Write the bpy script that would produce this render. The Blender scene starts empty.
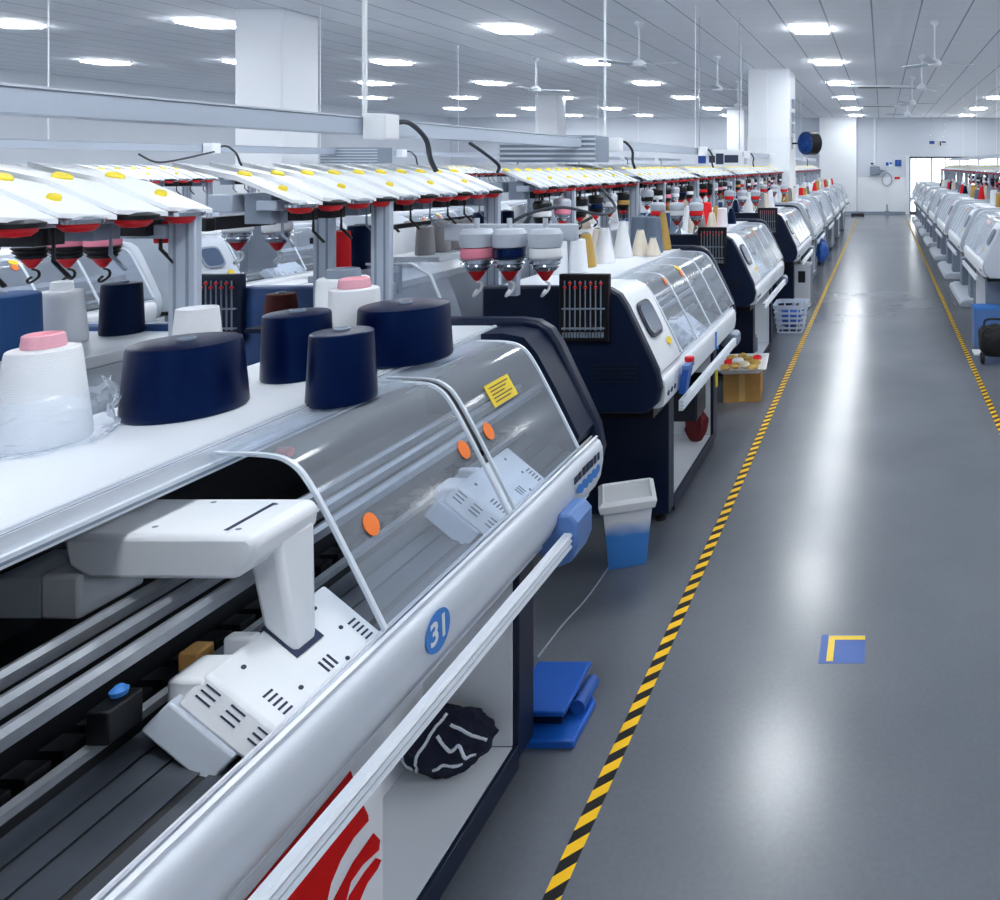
import bpy, bmesh, math, random
from mathutils import Vector, Matrix, noise
R = random.Random(31)
PI = math.pi
scene = bpy.context.scene
COL = scene.collection
CAMH = 2.0
F = 760.0
VPX, VPY = 882.0, 165.0

# ------------------------------------------------------------------ materials
def lin(c):
    return tuple(((v/255)/12.92 if v/255 <= .04045 else ((v/255+.055)/1.055)**2.4) for v in c)
def mat(name, rgb, rough=.5, metal=0., var=0., scale=8., spec=.5, bump=0., coat=0.):
    m = bpy.data.materials.new(name); m.use_nodes = True
    nt = m.node_tree; b = nt.nodes['Principled BSDF']
    c = lin(rgb)
    b.inputs['Base Color'].default_value = (*c, 1)
    b.inputs['Roughness'].default_value = rough
    b.inputs['Metallic'].default_value = metal
    b.inputs['Specular IOR Level'].default_value = spec
    b.inputs['Coat Weight'].default_value = coat
    if var or bump:
        tc = nt.nodes.new('ShaderNodeTexCoord'); nz = nt.nodes.new('ShaderNodeTexNoise')
        nz.inputs['Scale'].default_value = scale; nz.inputs['Detail'].default_value = 4
        nt.links.new(tc.outputs['Object'], nz.inputs['Vector'])
        if var:
            r = nt.nodes.new('ShaderNodeValToRGB')
            r.color_ramp.elements[0].position = .3; r.color_ramp.elements[1].position = .7
            r.color_ramp.elements[0].color = (*[v*(1-var) for v in c], 1)
            r.color_ramp.elements[1].color = (*[min(1, v*(1+var)) for v in c], 1)
            nt.links.new(nz.outputs['Fac'], r.inputs['Fac']); nt.links.new(r.outputs['Color'], b.inputs['Base Color'])
        if bump:
            bp = nt.nodes.new('ShaderNodeBump'); bp.inputs['Strength'].default_value = bump; bp.inputs['Distance'].default_value = .01
            nt.links.new(nz.outputs['Fac'], bp.inputs['Height']); nt.links.new(bp.outputs['Normal'], b.inputs['Normal'])
    return m
def yarn_mat(name, rgb, rough=.75, sheen=.3, tint=None):
    m = mat(name, rgb, rough, spec=.3 if not tint else .4)
    if tint: m.node_tree.nodes['Principled BSDF'].inputs['Specular Tint'].default_value = (*tint, 1)
    nt = m.node_tree; b = nt.nodes['Principled BSDF']
    b.inputs['Sheen Weight'].default_value = sheen*.12
    tc = nt.nodes.new('ShaderNodeTexCoord'); w = nt.nodes.new('ShaderNodeTexWave')
    w.bands_direction = 'Z'; w.inputs['Scale'].default_value = 90; w.inputs['Distortion'].default_value = 3
    w.inputs['Detail'].default_value = 2; w.inputs['Detail Scale'].default_value = 2
    bp = nt.nodes.new('ShaderNodeBump'); bp.inputs['Strength'].default_value = .15 if tint else .25; bp.inputs['Distance'].default_value = .004
    nt.links.new(tc.outputs['Object'], w.inputs['Vector']); nt.links.new(w.outputs['Fac'], bp.inputs['Height'])
    nt.links.new(bp.outputs['Normal'], b.inputs['Normal'])
    return m
def clear_mat(name, alpha, tint=(.92,.955,1.0), haze=.5, rough=.08):
    """clear plastic sheet: mostly see-through, a little hazy, glossy"""
    m = bpy.data.materials.new(name); m.use_nodes = True
    nt = m.node_tree; nt.nodes.clear()
    out = nt.nodes.new('ShaderNodeOutputMaterial')
    tr = nt.nodes.new('ShaderNodeBsdfTransparent'); tr.inputs[0].default_value = (*tint, 1)
    p = nt.nodes.new('ShaderNodeBsdfPrincipled'); p.inputs['Base Color'].default_value = (haze*.86, haze*.95, min(1, haze*1.08), 1)
    p.inputs['Roughness'].default_value = rough; p.inputs['Specular IOR Level'].default_value = .6
    fr = nt.nodes.new('ShaderNodeFresnel'); fr.inputs[0].default_value = 1.22
    ad = nt.nodes.new('ShaderNodeMath'); ad.operation = 'ADD'; ad.use_clamp = True; ad.inputs[1].default_value = alpha
    tc = nt.nodes.new('ShaderNodeTexCoord'); mp = nt.nodes.new('ShaderNodeMapping'); mp.inputs['Scale'].default_value = (9, 1.2, 9)
    nz = nt.nodes.new('ShaderNodeTexNoise'); nz.inputs['Scale'].default_value = 2.2; nz.inputs['Detail'].default_value = 5
    ml = nt.nodes.new('ShaderNodeMath'); ml.operation = 'MULTIPLY_ADD'; ml.inputs[1].default_value = .22; ml.inputs[2].default_value = -.08
    a2 = nt.nodes.new('ShaderNodeMath'); a2.operation = 'ADD'; a2.use_clamp = True
    mx = nt.nodes.new('ShaderNodeMixShader')
    L = nt.links
    L.new(tc.outputs['Object'], mp.inputs['Vector']); L.new(mp.outputs[0], nz.inputs['Vector'])
    L.new(nz.outputs['Fac'], ml.inputs[0]); L.new(fr.outputs[0], ad.inputs[0]); L.new(ad.outputs[0], a2.inputs[0]); L.new(ml.outputs[0], a2.inputs[1])
    ge = nt.nodes.new('ShaderNodeNewGeometry'); bf = nt.nodes.new('ShaderNodeMath'); bf.operation = 'SUBTRACT'; bf.inputs[0].default_value = 1
    mu = nt.nodes.new('ShaderNodeMath'); mu.operation = 'MULTIPLY'
    L.new(ge.outputs['Backfacing'], bf.inputs[1]); L.new(bf.outputs[0], mu.inputs[0]); L.new(a2.outputs[0], mu.inputs[1])
    L.new(mu.outputs[0], mx.inputs[0]); L.new(tr.outputs[0], mx.inputs[1]); L.new(p.outputs[0], mx.inputs[2]); L.new(mx.outputs[0], out.inputs[0])
    return m
def emit(name, rgb, s):
    m = bpy.data.materials.new(name); m.use_nodes = True
    b = m.node_tree.nodes['Principled BSDF']
    b.inputs['Base Color'].default_value = (.8,.8,.8,1)
    b.inputs['Emission Color'].default_value = (*rgb, 1); b.inputs['Emission Strength'].default_value = s
    return m

M = {}
M['white'] = mat('white_enamel', (232,236,242), .35, var=.02, scale=3)
M['white2'] = mat('white_plastic', (240,243,247), .4)
M['table'] = mat('white_table_top', (228,233,241), .35, var=.03, scale=2)
M['navy'] = mat('navy_enamel', (9,25,52), .42, var=.06, spec=.35, scale=3)
M['navy_dark'] = mat('dark_navy_metal', (5,14,30), .5)
M['grey'] = mat('pale_grey_enamel', (193,201,212), .4, var=.03, scale=3)
M['grey_mid'] = mat('mid_grey_enamel', (128,140,156), .45)
M['black'] = mat('black_plastic', (10,13,18), .45)
M['dark'] = mat('dark_oiled_steel', (14,17,23), .42, .2, var=.25, scale=6)
M['bed'] = mat('needle_bed_steel', (64,70,80), .36, .35, var=.2, scale=5)
M['steel'] = mat('brushed_steel', (158,163,171), .32, .4, var=.1, scale=30)
M['chrome'] = mat('chrome', (205,210,218), .15, .95)
M['alum'] = mat('satin_aluminium', (216,222,231), .3, .12)
M['post'] = mat('grey_aluminium_post', (178,188,203), .35, .15)
M['blue'] = mat('blue_plastic', (28,84,170), .45)
M['blue_b'] = mat('bright_blue_plastic', (20,92,190), .4)
M['blue_s'] = mat('sky_blue_paint', (62,132,212), .5)
M['bluegrey'] = mat('blue_grey_plastic', (84,122,182), .4)
M['red'] = mat('red_plastic', (232,24,34), .4)
M['redpaint'] = mat('red_paint', (204,4,10), .5, spec=.15, var=.1, scale=14)
M['orange'] = mat('orange_sticker', (245,120,28), .5)
M['yellow'] = mat('yellow_plastic', (246,222,60), .45)
M['ylabel'] = mat('yellow_label', (236,204,28), .5)
M['ink'] = mat('dark_ink', (60,58,30), .6)
M['print_dark'] = mat('dark_print', (36,48,76), .6)
M['rubber'] = mat('black_rubber', (14,15,18), .7)
M['cable'] = mat('dark_cable', (34,42,56), .5)
M['cable_w'] = mat('pale_cable', (160,168,180), .5)
M['wall'] = mat('white_painted_wall', (210,216,225), .6, var=.015, scale=.7)
M['pillar'] = mat('white_painted_pillar', (236,239,244), .55, var=.01, scale=1)
M['dado'] = mat('white_wall_panel', (232,236,240), .4)
M['lamp'] = emit('lamp_diffuser', (.93,.97,1.0), 34)
M['daylight'] = emit('daylit_glass', (.94,.98,1.0), 2.6)
M['clear'] = clear_mat('clear_cover', .19, haze=.85)
M['clear_hazy'] = clear_mat('hazy_cover', .22, haze=.75, rough=.12)
M['bag'] = clear_mat('thin_plastic_bag', .16, tint=(.985,.99,1), haze=.95, rough=.15)
M['edge'] = mat('plastic_edge_and_highlight', (214,222,232), .25)  # pale plastic; on cover edges it also paints the white highlight rim
M['display'] = mat('dark_grey_display', (72,90,116), .2)
M['cardboard'] = mat('cardboard', (176,132,72), .8, var=.08, scale=20)
M['cloth_navy'] = mat('navy_cloth', (14,22,46), .9, bump=.4, scale=60)
M['cloth_white'] = mat('white_cloth_trim', (225,230,238), .9)
M['maroon'] = mat('maroon_cloth', (98,22,28), .9, bump=.4, scale=60)
M['basket'] = mat('white_basket_plastic', (196,208,224), .5)
Y = {
 'white': yarn_mat('white_yarn', (236,239,243), .85), 'navy': yarn_mat('navy_yarn', (2,10,46), .32, .0, (.14,.36,1)),
 'dark navy': yarn_mat('dark_navy_yarn', (4,12,34), .5, .0, (.2,.4,1)), 'blue': yarn_mat('blue_yarn', (40,84,140), .7),
 'red': yarn_mat('red_yarn', (232,26,36), .7), 'pink': yarn_mat('pink_yarn', (238,142,164), .7),
 'taupe': yarn_mat('taupe_yarn', (140,138,140), .8), 'grey': yarn_mat('grey_yarn', (104,118,138), .8),
 'mustard': yarn_mat('mustard_yarn', (184,150,80), .8), 'cream': yarn_mat('cream_yarn', (226,216,200), .85),
 'brown': yarn_mat('brown_yarn', (84,34,32), .8), 'black': yarn_mat('black_yarn', (14,15,20), .8),
}

def floor_mat():
    m = bpy.data.materials.new('grey_epoxy_floor'); m.use_nodes = True
    nt = m.node_tree; b = nt.nodes['Principled BSDF']; L = nt.links
    tc = nt.nodes.new('ShaderNodeTexCoord')
    n1 = nt.nodes.new('ShaderNodeTexNoise'); n1.inputs['Scale'].default_value = .8; n1.inputs['Detail'].default_value = 6
    n2 = nt.nodes.new('ShaderNodeTexNoise'); n2.inputs['Scale'].default_value = 60; n2.inputs['Detail'].default_value = 3
    for n in (n1, n2): L.new(tc.outputs['Object'], n.inputs['Vector'])
    mx = nt.nodes.new('ShaderNodeMix'); mx.data_type = 'FLOAT'; mx.inputs[0].default_value = .25
    L.new(n1.outputs['Fac'], mx.inputs[2]); L.new(n2.outputs['Fac'], mx.inputs[3])
    r = nt.nodes.new('ShaderNodeValToRGB')
    r.color_ramp.elements[0].position = .3; r.color_ramp.elements[0].color = (*lin((95,100,108)), 1)
    r.color_ramp.elements[1].position = .7; r.color_ramp.elements[1].color = (*lin((113,118,126)), 1)
    L.new(mx.outputs[0], r.inputs[0]); L.new(r.outputs[0], b.inputs['Base Color'])
    mr = nt.nodes.new('ShaderNodeMapRange'); mr.inputs['To Min'].default_value = .20; mr.inputs['To Max'].default_value = .27
    L.new(n1.outputs['Fac'], mr.inputs['Value']); L.new(mr.outputs[0], b.inputs['Roughness'])
    b.inputs['Specular IOR Level'].default_value = .55
    return m
def ceil_mat():
    m = mat('ceiling_tiles', (240,243,248), .7)
    nt = m.node_tree; b = nt.nodes['Principled BSDF']; L = nt.links
    tc = nt.nodes.new('ShaderNodeTexCoord'); sp = nt.nodes.new('ShaderNodeSeparateXYZ'); L.new(tc.outputs['Object'], sp.inputs[0])
    def line(sock, w, off):
        a = nt.nodes.new('ShaderNodeMath'); a.operation = 'MULTIPLY_ADD'; a.inputs[1].default_value = 1/.6; a.inputs[2].default_value = off
        f = nt.nodes.new('ShaderNodeMath'); f.operation = 'FRACT'
        c = nt.nodes.new('ShaderNodeMath'); c.operation = 'LESS_THAN'; c.inputs[1].default_value = w
        L.new(sock, a.inputs[0]); L.new(a.outputs[0], f.inputs[0]); L.new(f.outputs[0], c.inputs[0]); return c.outputs[0]
    lx = line(sp.outputs[0], .035, .23); ly = line(sp.outputs[1], .02, .5)
    m1 = nt.nodes.new('ShaderNodeMath'); m1.operation = 'MULTIPLY'; m1.inputs[1].default_value = .45; L.new(ly, m1.inputs[0])
    mm = nt.nodes.new('ShaderNodeMath'); mm.operation = 'MAXIMUM'; L.new(lx, mm.inputs[0]); L.new(m1.outputs[0], mm.inputs[1])
    mx = nt.nodes.new('ShaderNodeMix'); mx.data_type = 'RGBA'
    mx.inputs[6].default_value = (*lin((240,243,248)), 1); mx.inputs[7].default_value = (*lin((158,168,182)), 1)
    L.new(mm.outputs[0], mx.inputs[0]); L.new(mx.outputs[2], b.inputs['Base Color'])
    return m
def tape_mat():
    m = mat('hazard_tape', (240,196,20), .5, spec=.25)
    nt = m.node_tree; b = nt.nodes['Principled BSDF']; L = nt.links
    tc = nt.nodes.new('ShaderNodeTexCoord'); sp = nt.nodes.new('ShaderNodeSeparateXYZ'); L.new(tc.outputs['Object'], sp.inputs[0])
    a = nt.nodes.new('ShaderNodeMath'); a.operation = 'MULTIPLY_ADD'; a.inputs[1].default_value = -.9; L.new(sp.outputs[0], a.inputs[0]); L.new(sp.outputs[1], a.inputs[2])
    d = nt.nodes.new('ShaderNodeMath'); d.operation = 'DIVIDE'; d.inputs[1].default_value = .098; L.new(a.outputs[0], d.inputs[0])
    f = nt.nodes.new('ShaderNodeMath'); f.operation = 'FRACT'; L.new(d.outputs[0], f.inputs[0])
    c = nt.nodes.new('ShaderNodeMath'); c.operation = 'LESS_THAN'; c.inputs[1].default_value = .5; L.new(f.outputs[0], c.inputs[0])
    mx = nt.nodes.new('ShaderNodeMix'); mx.data_type = 'RGBA'
    mx.inputs[6].default_value = (*lin((244,192,20)), 1); mx.inputs[7].default_value = (*lin((8,9,12)), 1)
    L.new(c.outputs[0], mx.inputs[0]); L.new(mx.outputs[2], b.inputs['Base Color'])
    return m
def bin_mat():
    """white bin whose lower half is dyed blue with a ragged tide line"""
    m = mat('bin_white_and_blue', (230,234,240), .4)
    nt = m.node_tree; b = nt.nodes['Principled BSDF']; L = nt.links
    tc = nt.nodes.new('ShaderNodeTexCoord'); sp = nt.nodes.new('ShaderNodeSeparateXYZ'); L.new(tc.outputs['Object'], sp.inputs[0])
    nz = nt.nodes.new('ShaderNodeTexNoise'); nz.inputs['Scale'].default_value = 6; L.new(tc.outputs['Object'], nz.inputs['Vector'])
    a = nt.nodes.new('ShaderNodeMath'); a.operation = 'MULTIPLY_ADD'; a.inputs[1].default_value = .09; L.new(nz.outputs['Fac'], a.inputs[0]); L.new(sp.outputs[2], a.inputs[2])
    r = nt.nodes.new('ShaderNodeValToRGB'); e = r.color_ramp.elements
    e[0].position = .205; e[0].color = (*lin((66,136,214)), 1); e[1].position = .275; e[1].color = (*lin((230,234,240)), 1)
    L.new(a.outputs[0], r.inputs[0]); L.new(r.outputs[0], b.inputs['Base Color'])
    return m
M['floor'] = floor_mat(); M['ceil'] = ceil_mat(); M['tape'] = tape_mat(); M['bin'] = bin_mat()

# ------------------------------------------------------------------ mesh helpers
MIR = [1]
def box(bm, x0, x1, y0, y1, z0, z1):
    vs = [bm.verts.new(p) for p in ((x0,y0,z0),(x1,y0,z0),(x1,y1,z0),(x0,y1,z0),(x0,y0,z1),(x1,y0,z1),(x1,y1,z1),(x0,y1,z1))]
    for f in ((3,2,1,0),(4,5,6,7),(0,1,5,4),(1,2,6,5),(2,3,7,6),(3,0,4,7)): bm.faces.new([vs[i] for i in f])
    return vs
def prism(bm, pts, y0, y1):
    """(x,z) outline swept along y"""
    a = [bm.verts.new((x, y0, z)) for x, z in pts]; b = [bm.verts.new((x, y1, z)) for x, z in pts]
    n = len(pts)
    for i in range(n): bm.faces.new((a[i], a[(i+1)%n], b[(i+1)%n], b[i]))
    bm.faces.new(a[::-1]); bm.faces.new(b)
def shell(bm, pts, y0, y1, t):
    """open (x,z) polyline swept along y with thickness t"""
    n = len(pts); off = []
    for i in range(n):
        p = Vector(pts[max(0,i-1)]); q = Vector(pts[min(n-1,i+1)]); d = (q-p).normalized()
        off.append((pts[i][0]-d.y*t*-1, pts[i][1]+d.x*t*-1) if False else (pts[i][0]+d.y*t, pts[i][1]-d.x*t))
    prism(bm, list(pts)+off[::-1], y0, y1)
def smooth_path(pts, k=4):
    """Catmull-Rom through pts"""
    out = []; P = [Vector(p) for p in pts]; n = len(P)
    for i in range(n-1):
        a, b, c, d = P[max(0,i-1)], P[i], P[i+1], P[min(n-1,i+2)]
        for j in range(k):
            t = j/k
            out.append(.5*((2*b)+(c-a)*t+(2*a-5*b+4*c-d)*t*t+(3*b-a-3*c+d)*t**3))
    out.append(P[-1]); return out
def lathe(bm, prof, c=(0,0,0), seg=24, mtx=None):
    rings = []
    for r, z in prof:
        if r < 1e-5: rings.append([bm.verts.new((0,0,z))])
        else: rings.append([bm.verts.new((r*math.cos(2*PI*i/seg), r*math.sin(2*PI*i/seg), z)) for i in range(seg)])
    for a, b in zip(rings, rings[1:]):
        for i in range(seg):
            j = (i+1) % seg
            if len(a) == 1 and len(b) == 1: continue
            if len(a) == 1: bm.faces.new((a[0], b[j], b[i]))
            elif len(b) == 1: bm.faces.new((a[i], a[j], b[0]))
            else: bm.faces.new((a[i], a[j], b[j], b[i]))
    if len(rings[0]) > 1: bm.faces.new(rings[0][::-1])
    if len(rings[-1]) > 1: bm.faces.new(rings[-1])
    m = Matrix.Translation(c) @ (mtx or Matrix.Identity(4))
    bmesh.ops.transform(bm, matrix=m, verts=[v for r in rings for v in r])
def tube(bm, pts, r, seg=8):
    P = [Vector(p) for p in pts]; rings = []
    up = Vector((0,0,1))
    for i, p in enumerate(P):
        d = (P[min(i+1,len(P)-1)]-P[max(i-1,0)]).normalized()
        s = d.cross(up)
        if s.length < .05: s = d.cross(Vector((0,1,0)))
        s.normalize(); t = s.cross(d)
        rings.append([bm.verts.new(p + r*(math.cos(2*PI*k/seg)*s + math.sin(2*PI*k/seg)*t)) for k in range(seg)])
    for a, b in zip(rings, rings[1:]):
        for k in range(seg): bm.faces.new((a[k], a[(k+1)%seg], b[(k+1)%seg], b[k]))
    bm.faces.new(rings[0][::-1]); bm.faces.new(rings[-1])
def plate(bm, poly, nrm, t):
    """a planar 3-D polygon thickened by t along nrm"""
    n = Vector(nrm).normalized()*t
    a = [bm.verts.new(Vector(p)) for p in poly]; b = [bm.verts.new(Vector(p)+n) for p in poly]
    k = len(poly)
    bm.faces.new(a); bm.faces.new(b[::-1])
    for i in range(k): bm.faces.new((a[i], a[(i+1)%k], b[(i+1)%k], b[i]))
def slab(bm, o, u, v, n, u0, u1, v0, v1, t):
    o, u, v = Vector(o), Vector(u), Vector(v)
    plate(bm, [o+u*u0+v*v0, o+u*u1+v*v0, o+u*u1+v*v1, o+u*u0+v*v1], n, t)
def disc_on(bm, o, u, v, n, ru, rv, t, seg=20):
    o, u, v = Vector(o), Vector(u), Vector(v)
    plate(bm, [o+u*ru*math.cos(2*PI*i/seg)+v*rv*math.sin(2*PI*i/seg) for i in range(seg)], n, t)

def obj(name, bm, material, parent=None, bevel=0., label=None, loc=None, rot=None, raw=False):
    if MIR[0] < 0 and not raw:
        for v in bm.verts: v.co.x = -v.co.x
    bmesh.ops.recalc_face_normals(bm, faces=bm.faces)
    for f in bm.faces: f.smooth = True
    for e in bm.edges:
        e.smooth = len(e.link_faces) == 2 and e.calc_face_angle(0) < .6
    me = bpy.data.meshes.new(name); bm.to_mesh(me); bm.free()
    me.materials.append(material)
    o = bpy.data.objects.new(name, me); COL.objects.link(o)
    if bevel:
        b = o.modifiers.new('bevel', 'BEVEL'); b.width = bevel; b.segments = 2; b.limit_method = 'ANGLE'; b.angle_limit = .7
        b.harden_normals = False
    if parent: o.parent = parent
    if label: o['label'] = label
    if loc: o.location = loc
    if rot: o.rotation_euler = rot
    return o
def BM(): return bmesh.new()
def one(name, material, parent, fn, *a, bevel=0., label=None):
    bm = BM(); fn(bm, *a); return obj(name, bm, material, parent, bevel, label)
def thing(name, label, cat, loc=(0,0,0), rotz=0, group=None):
    o = bpy.data.objects.new(name, None); COL.objects.link(o); o.empty_display_size = .1
    o.location = loc; o.rotation_euler = (0,0,rotz); o['label'] = label; o['category'] = cat
    if group: o['group'] = group
    return o
def tag(o, label, cat, group=None, kind=None):
    o['label'] = label; o['category'] = cat
    if group: o['group'] = group
    if kind: o['kind'] = kind
    return o
def struct(name, bm, m, parent=None, label=None, bevel=0):
    o = obj(name, bm, m, parent, bevel)
    if not parent: o['kind'] = 'structure'
    if label: o['label'] = label; o['category'] = name.split('_')[0]
    return o
def dup(root, loc, label, group=None, rotz=None):
    r = root.copy(); COL.objects.link(r); r.location = loc; r['label'] = label
    if rotz is not None: r.rotation_euler = (0,0,rotz)
    if group: r['group'] = group
    for ch in list(root.children):
        c = ch.copy(); COL.objects.link(c); c.parent = r
        for g in ch.children:
            d = g.copy(); COL.objects.link(d); d.parent = c
    return r
def text_mesh(s, size):
    cu = bpy.data.curves.new('t', 'FONT'); cu.body = s; cu.size = size; cu.align_x = 'CENTER'; cu.align_y = 'CENTER'; cu.extrude = .0006; cu.offset = size*.022
    o = bpy.data.objects.new('t', cu); COL.objects.link(o)
    dg = bpy.context.evaluated_depsgraph_get(); me = bpy.data.meshes.new_from_object(o.evaluated_get(dg))
    bpy.data.objects.remove(o); bpy.data.curves.remove(cu); return me
ORD = ['first','second','third','fourth','fifth','sixth','seventh','eighth','ninth','tenth','eleventh','twelfth','thirteenth','fourteenth']

# ------------------------------------------------------------------ room
X0, X1, Y0, Y1, ZC = -17.6, 12.0, -5.0, 31.0, 3.92
b = BM(); box(b, X0-.2, X1+.2, Y0-.2, Y1+.4, -.1, 0); struct('floor', b, M['floor'])
b = BM(); box(b, X0-.2, X1+.2, Y0-.2, Y1+.4, ZC, ZC+.1); struct('ceiling', b, M['ceil'])
b = BM(); box(b, X0-.2, X0, Y0, Y1, 0, ZC); struct('wall_left', b, M['wall'])
b = BM(); box(b, X1, X1+.2, Y0, Y1, 0, ZC); struct('wall_right', b, M['wall'])
b = BM(); box(b, X0-.2, X1+.2, Y0-.2, Y0, 0, ZC); struct('wall_back', b, M['wall'])
WX0, WX1, WZ1 = 1.12, 5.6, 2.34          # glazed entrance in the far wall
b = BM(); box(b, X0, WX0, Y1, Y1+.2, 0, ZC); box(b, WX1, X1, Y1, Y1+.2, 0, ZC); box(b, WX0, WX1, Y1, Y1+.2, WZ1, ZC)
struct('wall_far', b, M['wall'])
b = BM(); box(b, WX0, WX1, Y1+.12, Y1+.16, 0, WZ1); w = struct('window_1', b, M['daylight'])
b = BM()
for x in (WX0, 1.36, 2.0, 2.55, 3.15, 3.9, 4.7, WX1-.06): box(b, x, x+.06, Y1+.02, Y1+.11, 0, WZ1)
box(b, WX0, WX1, Y1+.02, Y1+.11, WZ1-.07, WZ1); box(b, WX0, WX1, Y1+.02, Y1+.11, 0, .1)
one('lower_panel', mat('dark_door_panel', (52,58,70), .4), w, box, WX0+.3, WX1-.06, Y1+.0, Y1+.019, .1, 1.15)
obj('window_frame', b, mat('dark_window_frame', (66,74,88), .4), w)
b = BM(); box(b, -1.0, WX0-.02, Y1-.02, Y1-.001, .1, 1.5); struct('trim_1', b, M['dado'])
b = BM(); box(b, -1.0, WX0, Y1-.04, Y1-.021, 0, .1); struct('baseboard_far', b, M['grey_mid'])
b = BM(); box(b, WX0-.16, WX0, Y1-.06, Y1-.001, 0, WZ1+.06); struct('trim_2', b, M['white'])
def pillar(x0, x1, y0, y1, guard=True):
    b = BM(); box(b, x0, x1, y0, y1, 0, ZC); o = struct('pillar', b, M['pillar'], bevel=.015)
    b = BM(); box(b, x0-.01, x1+.01, y0-.01, y1+.01, 0, .15); obj('skirting', b, M['grey_mid'], o)
    b = BM(); box(b, x0-.008, x1+.008, y0-.008, y1+.008, 1.2, 2.55) ; 
    if guard: obj('pillar_wrap', b, M['dado'], o)
    else: b.free()
pillar(-7.92, -7.34, 9.3, 9.9, False); pillar(-2.66, -1.84, 15.1, 16.1); pillar(-9.5, -8.9, 20.8, 21.4, False)
pillar(-2.5, -1.02, 30.3, 31.0, False); pillar(-5.4, -4.8, 26.5, 27.1, False);
pillar(7.3, 7.9, 9.3, 9.9, False); pillar(7.3, 7.9, 20.8, 21.4, False)

# lamps
rows = [-2.4, 1.2, 4.6, 7.4, 10.7, 14.1, 17.7, 21.5, 25.6, 29.1]
cols = [-14.4, -11.8, -9.1, -5.24, -1.0, 3.24, 7.4]
colname = ['outermost left column', 'fifth column left', 'fourth column left', 'second column left', 'column above the aisle', 'first column right', 'second column right']
proto = None
for j, x in enumerate(cols):
    for i, y in enumerate(rows):
        xx = x - (0.12*(i-4) if x == -5.24 and i > 4 else 0)
        if x < -8 and i == 4: y = 10.25
        lab = f"square ceiling lamp, {ORD[len(rows)-1-i]} from the far wall, {colname[j]}"
        if proto is None:
            proto = thing('ceiling_lamp', lab, 'lamp', (xx, y, ZC), 0, 'square ceiling lamps')
            b = BM(); box(b, -.232, .232, -.225, .225, -.038, -.004); obj('diffuser', b, M['lamp'], proto)
            b = BM()
            for s in (-1, 1): box(b, -.254, .254, s*.236-.01, s*.236+.01, -.012, 0); box(b, s*.243-.01, s*.243+.01, -.2259, .2259, -.012, 0)
            obj('frame', b, M['white2'], proto)
        else: dup(proto, (xx, y, ZC), lab)

# ceiling fans
fan = None
fans = [(.70, 10.1), (.70, 13.3), (.66, 16.6), (.68, 20.2), (-3.26, 10.2), (-2.9, 13.4), (-3.3, 17.4), (-6.2, 13.6), (3.9, 13.3)]
for i, (x, y) in enumerate(fans):
    where = ('above the aisle' if 0 < x < 1 else 'above the left stands' if x > -4 and x < 0 else 'far over the left rows' if x < 0 else 'above the right rows')
    k = [q for q in range(i) if (0 < fans[q][0] < 1) == (0 < x < 1) and (fans[q][0] < 0) == (x < 0)]
    lab = f"white three-bladed ceiling fan {where}, {ORD[len(k)]} from camera"
    if fan is None:
        fan = thing('ceiling_fan', lab, 'fan', (x, y, ZC), 0, 'white ceiling fans')
        b = BM(); lathe(b, [(.012,-.52),(.012,-.02)], seg=10); obj('downrod', b, M['white2'], fan)
        b = BM(); lathe(b, [(.05,0),(.06,-.03),(.02,-.08)][::-1], seg=16); obj('ceiling_cup', b, M['white2'], fan)
        b = BM(); lathe(b, [(.03,-.62),(.085,-.6),(.09,-.55),(.04,-.51)], seg=18); obj('motor', b, M['white2'], fan)
        for k in range(3):
            b = BM(); a = k*2*PI/3+.25
            m = Matrix.Rotation(a, 4, 'Z') @ Matrix.Translation((0,0,-.575)) @ Matrix.Rotation(.2, 4, 'X')
            vs = box(b, .1, .56, -.05, .05, -.004, .004)+box(b, .06, .16, -.015, .015, -.006, .006)
            bmesh.ops.transform(b, matrix=m, verts=vs); obj('blade', b, M['grey'], fan)
    else: dup(fan, (x, y, ZC), lab, rotz=i*.9)
# air vents
vent = None
for i, (x, y) in enumerate([(-.08, 18.6), (-.1, 24.6)]):
    lab = 'long ceiling air vent with dark slot above the aisle, ' + ['nearer of the two', 'farther of the two'][i]
    if vent is None:
        vent = thing('ceiling_vent', lab, 'vent', (x, y, ZC), 0, 'ceiling air vents')
        one('frame', M['white2'], vent, box, -.75, .75, -.3, .3, -.03, 0)
        one('grille', M['black'], vent, box, -.5, .5, -.16, .12, -.034, -.0301)
    else: dup(vent, (x, y, ZC), lab)

# floor tapes and marker
for x, side in ((-.9, 'left'), (.9, 'right')):
    b = BM(); box(b, -.025, .025, 1.3, 28, 0, .0012)
    o = obj('hazard_tape', b, M['tape'], loc=(x, 0, .0003)); tag(o, f'yellow and black striped floor tape along the {side} side of the aisle', 'tape', 'aisle tapes')
mk = thing('floor_marker', 'blue square floor marker with a yellow corner in the aisle', 'marker', (-.163, 3.142, 0))
one('sheet', mat('blue_marker_film', (40,86,164), .4), mk, box, -.093, .093, -.092, .092, 0, .001)
b = BM(); plate(b, [(-.062,.085,.0013),(.092,.085,.0013),(.092,.058,.0013),(-.035,.058,.0013),(-.035,-.08,.0013),(-.062,-.08,.0013)], (0,0,1), .0005)
obj('yellow_corner', b, mat('yellow_marker_film', (238,202,40), .4), mk)

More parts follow.
